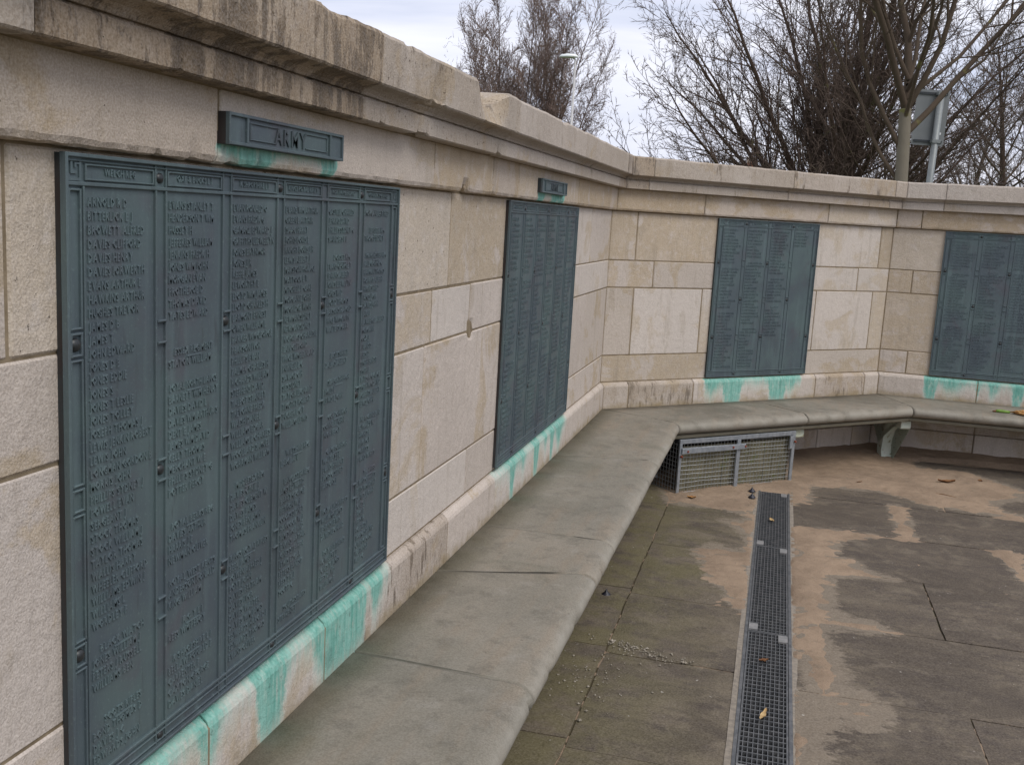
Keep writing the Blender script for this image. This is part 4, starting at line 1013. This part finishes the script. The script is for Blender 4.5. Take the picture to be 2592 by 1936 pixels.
# mortar crumbs
mb = MB()
for i in range(260):
    t = random.random()
    if i < 150: x, y = .50+.26*t+random.gauss(0, .05), -2.42-.09*t+random.gauss(0, .02)
    elif i < 230: x, y = random.uniform(.38, .62), random.gauss(-2.75, .13)
    else: x, y = random.uniform(.4, 2.3), random.uniform(-3.3, -.3)
    if .965 < x < 1.195: continue
    r_ = random.uniform(.0015, .0048)*(1.6 if random.random() < .07 else 1); c0 = Vector((x, y, r_*.5+.002))
    dirs = [Vector((1, 0, 0)), Vector((-1, 0, 0)), Vector((0, 1, 0)), Vector((0, -1, 0)), Vector((0, 0, .7)), Vector((0, 0, -.7))]
    mb.add([c0+d*r_*random.uniform(.7, 1.4) for d in dirs], [(0, 2, 4), (2, 1, 4), (1, 3, 4), (3, 0, 4), (2, 0, 5), (1, 2, 5), (3, 1, 5), (0, 3, 5)])
tag(mb.build('mortar_crumbs', 'crumb'), 'pale crumbs of broken mortar scattered over the paving', 'rubble', kind='stuff')
# wilted flower on the bench
fp = wp(3, .74, .36, 0)
fl = thing('wilted_flower', fp, 'wilted flower with green stalk and dried orange petals lying on the bench', 'flower')
mb = MB(); mb.tube([wp(3, .745+.085*t, .385-.004*t, .010+.002*math.sin(t*5)) for t in (0, .25, .5, .75, 1)], [.009, .0105, .0105, .010, .009], 10); mb.build('stalk', 'stem_green', fl, True)
mb = MB(); mb.tube([wp(3, .722, .384, .006), wp(3, .735, .385, .007), wp(3, .746, .385, .009)], [.003, .006, .0075], 8); mb.build('stalk_end', 'leaf_brown', fl, True)
for i in range(16):
    a = random.uniform(-1.0, 1.0); L_ = random.uniform(.05, .12); s = .828+random.uniform(0, .05)
    mb = MB(); mb.tube([wp(3, s, .382, .010), wp(3, s+L_*.5*math.cos(a), .382+L_*.5*math.sin(a), .018+random.uniform(-.006, .010)), wp(3, s+L_*math.cos(a), .382+L_*math.sin(a), random.uniform(.004, .020))], [.004, random.uniform(.006, .010), .003], 6); mb.build('petal', 'petal_dry', fl, True)

# ------------------------------------------------------------------ trees
def ortho(d):
    a = d.cross(Vector((0, 0, 1)) if abs(d.z) < .9 else Vector((1, 0, 0))).normalized(); return a, d.cross(a)
class Tree:
    def __init__(s, seed): s.r = random.Random(seed); s.br = []
    def branch(s, p, d, ln, rad, lev, P):
        r = s.r; n = P['seg'][min(lev, len(P['seg'])-1)]
        pts = [p.copy()]; rads = [rad]; d = d.normalized(); dirs = [d.copy()]
        for i in range(n):
            w_ = P['wob'][min(lev, len(P['wob'])-1)]
            d = (d+Vector((r.gauss(0, w_), r.gauss(0, w_), r.gauss(0, w_)+P['up'][min(lev, len(P['up'])-1)]))).normalized()
            p = p+d*(ln/n); pts.append(p.copy()); rads.append(rad*(1-(i+1)/n*P.get('taper', .8))); dirs.append(d.copy())
        s.br.append((lev, pts, rads))
        if lev+1 >= P['levels']: return
        k = P['kids'][lev]; k = max(1, int(k*(ln/P['ref'][lev])**.6+r.random())) if lev else k
        t0 = P['start'][lev]
        for j in range(k):
            t = t0+(1-t0)*((j+r.random())/k)
            x = t*n; i = min(int(x), n-1); q = pts[i].lerp(pts[i+1], x-i); dd = dirs[i+1]
            a, b = ortho(dd); ph = r.uniform(0, 2*math.pi) if lev else 2*math.pi*(j*.382+r.uniform(-.1, .1))
            an = R_(r.uniform(*P['ang'][lev])); nd = dd*math.cos(an)+(a*math.cos(ph)+b*math.sin(ph))*math.sin(an)
            L_ = P['len'][lev]*ln*(1-.55*t if lev else 1-.35*t*P.get('apex', 1))*r.uniform(.7, 1.2)
            rr = rads[i]*P['rk'][lev]*r.uniform(.75, 1.1)
            s.branch(q, nd, L_, max(rr, P['rmin']), lev+1, P)
def tube_arrays(br, sides):
    V, F = [], []; base = 0
    for lev, pts, rads in br:
        n = sides[min(lev, len(sides)-1)]; m = len(pts)
        P = np.array([tuple(p) for p in pts]); T = np.gradient(P, axis=0); T /= np.linalg.norm(T, axis=1)[:, None]+1e-9
        ref = np.where(np.abs(T[:, 2:3]) < .9, np.array([[0, 0, 1.]]), np.array([[1., 0, 0]]))
        A = np.cross(T, ref); A /= np.linalg.norm(A, axis=1)[:, None]+1e-9; B = np.cross(T, A)
        ang = np.arange(n)*2*np.pi/n; Rr = np.array(rads)[:, None, None]
        V.append((P[:, None]+(A[:, None]*np.cos(ang)[None, :, None]+B[:, None]*np.sin(ang)[None, :, None])*Rr).reshape(-1, 3))
        i, k = np.meshgrid(np.arange(m-1), np.arange(n), indexing='ij'); l = (k+1) % n
        F.append((np.stack([i*n+k, i*n+l, (i+1)*n+l, (i+1)*n+k], -1).reshape(-1, 4))+base); base += m*n
    return np.concatenate(V), np.concatenate(F)
def quick(name, V, F, mat, parent, smooth=True):
    me = bpy.data.meshes.new(name); V = V-np.array(rootloc(parent))
    me.vertices.add(len(V)); me.vertices.foreach_set('co', V.astype(np.float32).ravel())
    me.loops.add(F.size); me.loops.foreach_set('vertex_index', F.astype(np.int32).ravel())
    me.polygons.add(len(F)); me.polygons.foreach_set('loop_start', np.arange(0, F.size, F.shape[1], dtype=np.int32))
    me.polygons.foreach_set('use_smooth', np.full(len(F), smooth)); me.materials.append(MATS[mat]); me.update(calc_edges=True)
    o = bpy.data.objects.new(name, me); COL.objects.link(o); o.parent = parent; return o
def envelope(T, c, rx, rz, seed, lev=2):
    r = random.Random(seed); o = []
    for l, pts, rads in T.br:
        n = 0
        for p in pts:
            q = ((p.x-c.x)**2+(p.y-c.y)**2)/rx**2+((p.z-c.z)/rz)**2
            if q > (1+.10*math.sin(p.x*3+p.y*2)*math.cos(p.z*2.2)+r.uniform(-.08, .08))**2 and p.z > c.z-rz*.6: break
            n += 1
        if n >= 2: o.append((l, pts[:n], rads[:n] if n == len(pts) else [a*max(.15, 1-i/n*.85) for i, a in enumerate(rads[:n])]))
    T.br = o
def finish(T, root, mats, cut=(1, 2)):
    tr = [b for b in T.br if b[0] < cut[0]]; li = [b for b in T.br if cut[0] <= b[0] < cut[1]]; tw = [b for b in T.br if b[0] >= cut[1]]
    for nm, bs, mt in (('trunk', tr, mats[0]), ('limbs', li, mats[1]), ('crown', tw, mats[2])):
        if bs: quick(nm, *tube_arrays(bs, (12, 7, 5, 3, 3)), mt, root)
def flat(px, py, dist):
    p = at(px, py, dist); p.z = -.14; return p

# big dense bare tree behind the short wall
b = flat(2098, 450, 20); t = thing('bare_tree', b, 'large dense dark bare tree with long low arching branches behind the short wall', 'tree')
T = Tree(11)
T.branch(b, Vector((.02, 0, 1)), 1.5, .20, 0, dict(levels=1, seg=[5], wob=[.03], up=[.02], taper=.35))
P = dict(levels=5, seg=[8, 10, 7, 4, 2], wob=[.05, .075, .11, .15, .2], up=[.05, .016, .035, .05, .05], kids=[0, 21, 10, 6], ref=[8, 3.9, 1.6, .66], start=[.10, .10, .12, .1],
         ang=[(28, 82), (20, 48), (22, 50), (25, 55)], len=[.56, .47, .42, .5], rk=[.34, .42, .5, .6], rmin=.0055, taper=.86, apex=.6)
for a in range(40):
    g_ = 2*math.pi*a*.382+random.uniform(-.2, .2); fr = ((a*7) % 40)/40
    el = 4+84*fr**1.45; e_ = R_(el); L_ = 2.85+3.3*fr+random.uniform(-.25, .3)
    T.branch(b+Vector((math.cos(g_)*.08, math.sin(g_)*.08, .75+.75*fr)), Vector((math.cos(g_)*math.cos(e_), math.sin(g_)*math.cos(e_), math.sin(e_))), L_, .046+.03*fr, 1, P)
finish(T, t, ('bark_dark', 'bark_dark', 'twig_dark'))
# nearer tree with the pale trunk
b = flat(2300, 458, 12); t = thing('bare_tree', b, 'bare tree with straight pale trunk and lichen-yellow forking limbs beside the sign', 'tree')
T = Tree(5)
P0 = dict(levels=1, seg=[8], wob=[.012], up=[.02], taper=.22)
T.branch(b, Vector((0, 0, 1)), 3.05, .080, 0, P0); top = T.br[-1][1][-1]
P = dict(levels=5, seg=[8, 10, 8, 5, 2], wob=[.05, .085, .11, .14, .2], up=[.05, .045, .05, .06, .05], kids=[0, 11, 9, 6], ref=[3, 3.0, 1.4, .6], start=[.3, .16, .15, .12],
         ang=[(20, 40), (24, 48), (25, 50), (25, 55)], len=[.6, .52, .48, .52], rk=[.5, .5, .52, .6], rmin=.0036, taper=.82)
for az, el, ln, rd, dz in ((176, 52, 3.8, .034, -.42), (8, 50, 4.2, .042, -.30), (200, 66, 3.9, .046, .0), (330, 66, 3.7, .040, -.04), (100, 80, 4.0, .052, .0), (262, 62, 3.4, .028, -.15), (45, 52, 3.8, .030, .25), (158, 44, 3.2, .026, -.75), (2, 44, 3.6, .028, .1), (285, 56, 3.0, .026, .2), (150, 64, 3.6, .030, .3)):
    a_, e_ = R_(az)+HEAD, R_(el)
    T.branch(top+Vector((0, 0, dz)), Vector((math.cos(a_)*math.cos(e_), math.sin(a_)*math.cos(e_), math.sin(e_))), ln, rd*.85, 1, P)
finish(T, t, ('bark_pale', 'limb_lichen', 'twig_dark'), (1, 3))
# far upright tree behind the long wall
b = flat(1335, 480, 46); t = thing('bare_tree', b, 'tall reddish bare tree of many upright stems behind the long wall, by the street lamp', 'tree')
T = Tree(23)
P = dict(levels=5, seg=[9, 10, 5, 3, 1], wob=[.03, .05, .08, .10, .1], up=[.03, .020, .045, .06, .06], kids=[0, 36, 14, 6], ref=[10, 9.0, 1.8, .7], start=[.2, .14, .12, .08],
         ang=[(10, 20), (18, 52), (20, 48), (22, 50)], len=[.5, .27, .46, .55], rk=[.5, .34, .5, .6], rmin=.0095, taper=.88)
for a in range(24):
    g_ = 2*math.pi*a*.382+random.uniform(-.2, .2); e_ = R_(58+30*((a*5) % 24)/24)
    T.branch(b+Vector((math.cos(g_)*.35, math.sin(g_)*.35, 0)), Vector((math.cos(g_)*math.cos(e_), math.sin(g_)*math.cos(e_), math.sin(e_))), 8.2+4.0*((a*5) % 24)/24, .062, 1, P)
envelope(T, b+Vector((0, 0, 7.9)), 3.55, 5.4, 3)
finish(T, t, ('bark_red', 'bark_red', 'twig_red'), (1, 2))
# small far trees on the right
def small_tree(px, dist, h, seed, label, lean=0):
    b = flat(px, 462, dist); t = thing('bare_tree', b, label, 'tree', 'small bare trees beyond the wall'); T = Tree(seed)
    P = dict(levels=4, seg=[8, 7, 5, 3], wob=[.05, .08, .10, .15], up=[.03, .05, .06, .05], kids=[20, 13, 9], ref=[6, 2.5, 1.0], start=[.28, .2, .15],
             ang=[(25, 60), (22, 50), (22, 50)], len=[.55, .5, .5], rk=[.45, .5, .6], rmin=.007, taper=.85)
    T.branch(b, Vector((lean, 0, 1)), h, .13, 0, P); finish(T, t, ('bark_dark', 'limb_lichen', 'twig_far'), (1, 2))
small_tree(2448, 34, 5.6, 31, 'small bare tree in the distance just right of the grey sign')
small_tree(2562, 30, 6.6, 33, 'slender bare tree in the distance above the ivy hedge')
small_tree(2372, 44, 5.0, 35, 'low bare tree in the distance between the pale trunk and the sign pole', .15)
small_tree(2640, 36, 6.5, 37, 'bare tree in the distance, half beyond the ivy hedge end')

# hedge with ivy
hp = flat(2600, 455, 26); hd = thing('ivy_hedge', hp, 'dark green ivy-covered hedge top beyond the wall', 'hedge')
nl = 2600; cen = np.stack([rng.uniform(-1.6, 2.4, nl), rng.uniform(-.5, .5, nl), np.zeros(nl)], 1)
cen[:, 2] = rng.uniform(.2, 1, nl)*(2.62+.28*fbm(cen[:, 0]*1.3, cen[:, 1], 0, 81))
cen = cen@np.array(Matrix.Rotation(HEAD, 3, 'Z')).T+np.array(hp)
a = rng.normal(size=(nl, 3)); a /= np.linalg.norm(a, axis=1)[:, None]; bq = np.cross(a, rng.normal(size=(nl, 3))); bq /= np.linalg.norm(bq, axis=1)[:, None]
sz = rng.uniform(.04, .09, nl)[:, None]
V = np.stack([cen-a*sz, cen+bq*sz*.7, cen+a*sz, cen-bq*sz*.7], 1).reshape(-1, 3); F = np.arange(nl*4).reshape(-1, 4)
tag(quick('foliage', V, F, 'hedge_leaf', hd, False), kind='stuff')
mb = MB()
for k in range(5): p0 = hp+Vector((k*.8-1.4, 0, 0)); mb.tube([p0, p0+Vector((.1, 0, 1.2)), p0+Vector((0, .1, 2.2))], [.05, .04, .02], 6)
mb.build('stems', 'bark_dark', hd)

# ------------------------------------------------------------------ street lamp, sign, far house
lp = flat(1436, 480, 41); ltop = at(1459, 152, 41)
lamp = thing('street_lamp', lp, 'tall slim grey street lamp with flat white head in front of the reddish tree', 'street lamp')
hgt = ltop.z+.14
MB().tube([lp, lp+Vector((0, 0, 1.2)), lp+Vector((0, 0, 1.25)), lp+Vector((0, 0, hgt))], [.085, .085, .06, .042], 10).build('pole', 'lamp_grey', lamp, True)
MB().tube([lp+Vector((0, 0, hgt-.02)), lp+Vector((-.06, 0, hgt+.06)), lp+Vector((-.14, -.02, hgt+.08))], .035, 8).build('arm', 'lamp_grey', lamp, True)
hc = lp+Vector((-.22, -.03, hgt+.08)); v = []; f = []
prh = [(-.40, .03, .04), (-.35, .11, .08), (-.1, .16, .12), (.12, .15, .11), (.27, .10, .08), (.31, .04, .045)]
for x_, hw, hh in prh:
    for k in range(10):
        g_ = 2*math.pi*k/10; v.append(hc+Vector((x_, hw*math.cos(g_), (hh if math.sin(g_) > 0 else .035)*math.sin(g_)+.02)))
for j in range(len(prh)-1):
    for k in range(10): l = (k+1) % 10; f.append((j*10+k, j*10+l, (j+1)*10+l, (j+1)*10+k))
f += [tuple(range(10))[::-1], tuple(50+k for k in range(10))]
mesh_obj('lamp_head', v, f, 'lamp_white', lamp, True)

sb = flat(2345, 458, 15); st_ = at(2384, 232, 15)
sg = thing('road_sign', sb, 'grey back of a rectangular road sign on a pole behind the pale-trunked tree', 'sign')
axis = (st_-sb).normalized()
MB().tube([sb, st_], .044, 12).build('pole', 'pole_grey', sg, True)
sr = (CR-axis*CR.dot(axis)).normalized(); sfw = axis.cross(sr)*-1
if sfw.dot(f0) < 0: sfw = -sfw
def sp_(u, v_, d): return st_+sr*u+axis*v_+sfw*d
def sbox(name, u0, u1, v0, v1, d0, d1, mat, rnd=0):
    if not rnd: MB().hexa([sp_(u, v_, d) for d in (d1, d0) for u, v_ in ((u0, v0), (u1, v0), (u1, v1), (u0, v1))]).build(name, mat, sg); return
    pts = []
    for cx, cy, a0 in ((u1-rnd, v0+rnd, -90), (u1-rnd, v1-rnd, 0), (u0+rnd, v1-rnd, 90), (u0+rnd, v0+rnd, 180)):
        for k in range(5): g_ = R_(a0+90*k/4); pts.append((cx+rnd*math.cos(g_), cy+rnd*math.sin(g_)))
    m = len(pts); v = [sp_(u, w_, d) for d in (d0, d1) for u, w_ in pts]
    f = [tuple(range(m))[::-1], tuple(range(m, 2*m))]+[(i, (i+1) % m, m+(i+1) % m, m+i) for i in range(m)]
    mesh_obj(name, v, f, mat, sg)
sbox('sign_panel', -.30, .135, -.70, .02, .052, .060, 'sign_grey', .03)
sbox('channel', -.27, .105, -.045, -.015, .036, .0515, 'sign_dark'); sbox('channel', -.27, .105, -.66, -.63, .036, .0515, 'sign_dark')
sbox('clamp', -.055, .055, -.052, -.008, -.05, .0355, 'pole_grey'); sbox('clamp', -.055, .055, -.667, -.623, -.05, .0355, 'pole_grey')
sbox('sticker', .035, .085, -.55, -.52, .0505, .0518, 'paper_white')

hb = flat(1900, 470, 95); hz_ = at(1906, 405, 95).z
hs = thing('far_house', hb, 'far pale house gable just showing through the branches', 'house')
MB().box(tuple(hb+Vector((-3, -4, 0))), tuple(hb+Vector((3, 4, hz_-1.6)))).build('wall', 'house_wall', hs)
x0, y0, z0 = hb.x, hb.y, hz_-1.6-.14
mesh_obj('roof', [(x0-3.2, y0-4.2, z0), (x0+3.2, y0-4.2, z0), (x0+3.2, y0+4.2, z0), (x0-3.2, y0+4.2, z0), (x0, y0-4.2, z0+1.3), (x0, y0+4.2, z0+1.3)], [(0, 1, 4), (1, 2, 5, 4), (2, 3, 5), (3, 0, 4, 5), (0, 3, 2, 1)], 'house_roof', hs)
MB().box((x0-.5, y0-1, z0+.8), (x0+.4, y0, z0+1.9)).build('chimney', 'house_wall', hs)
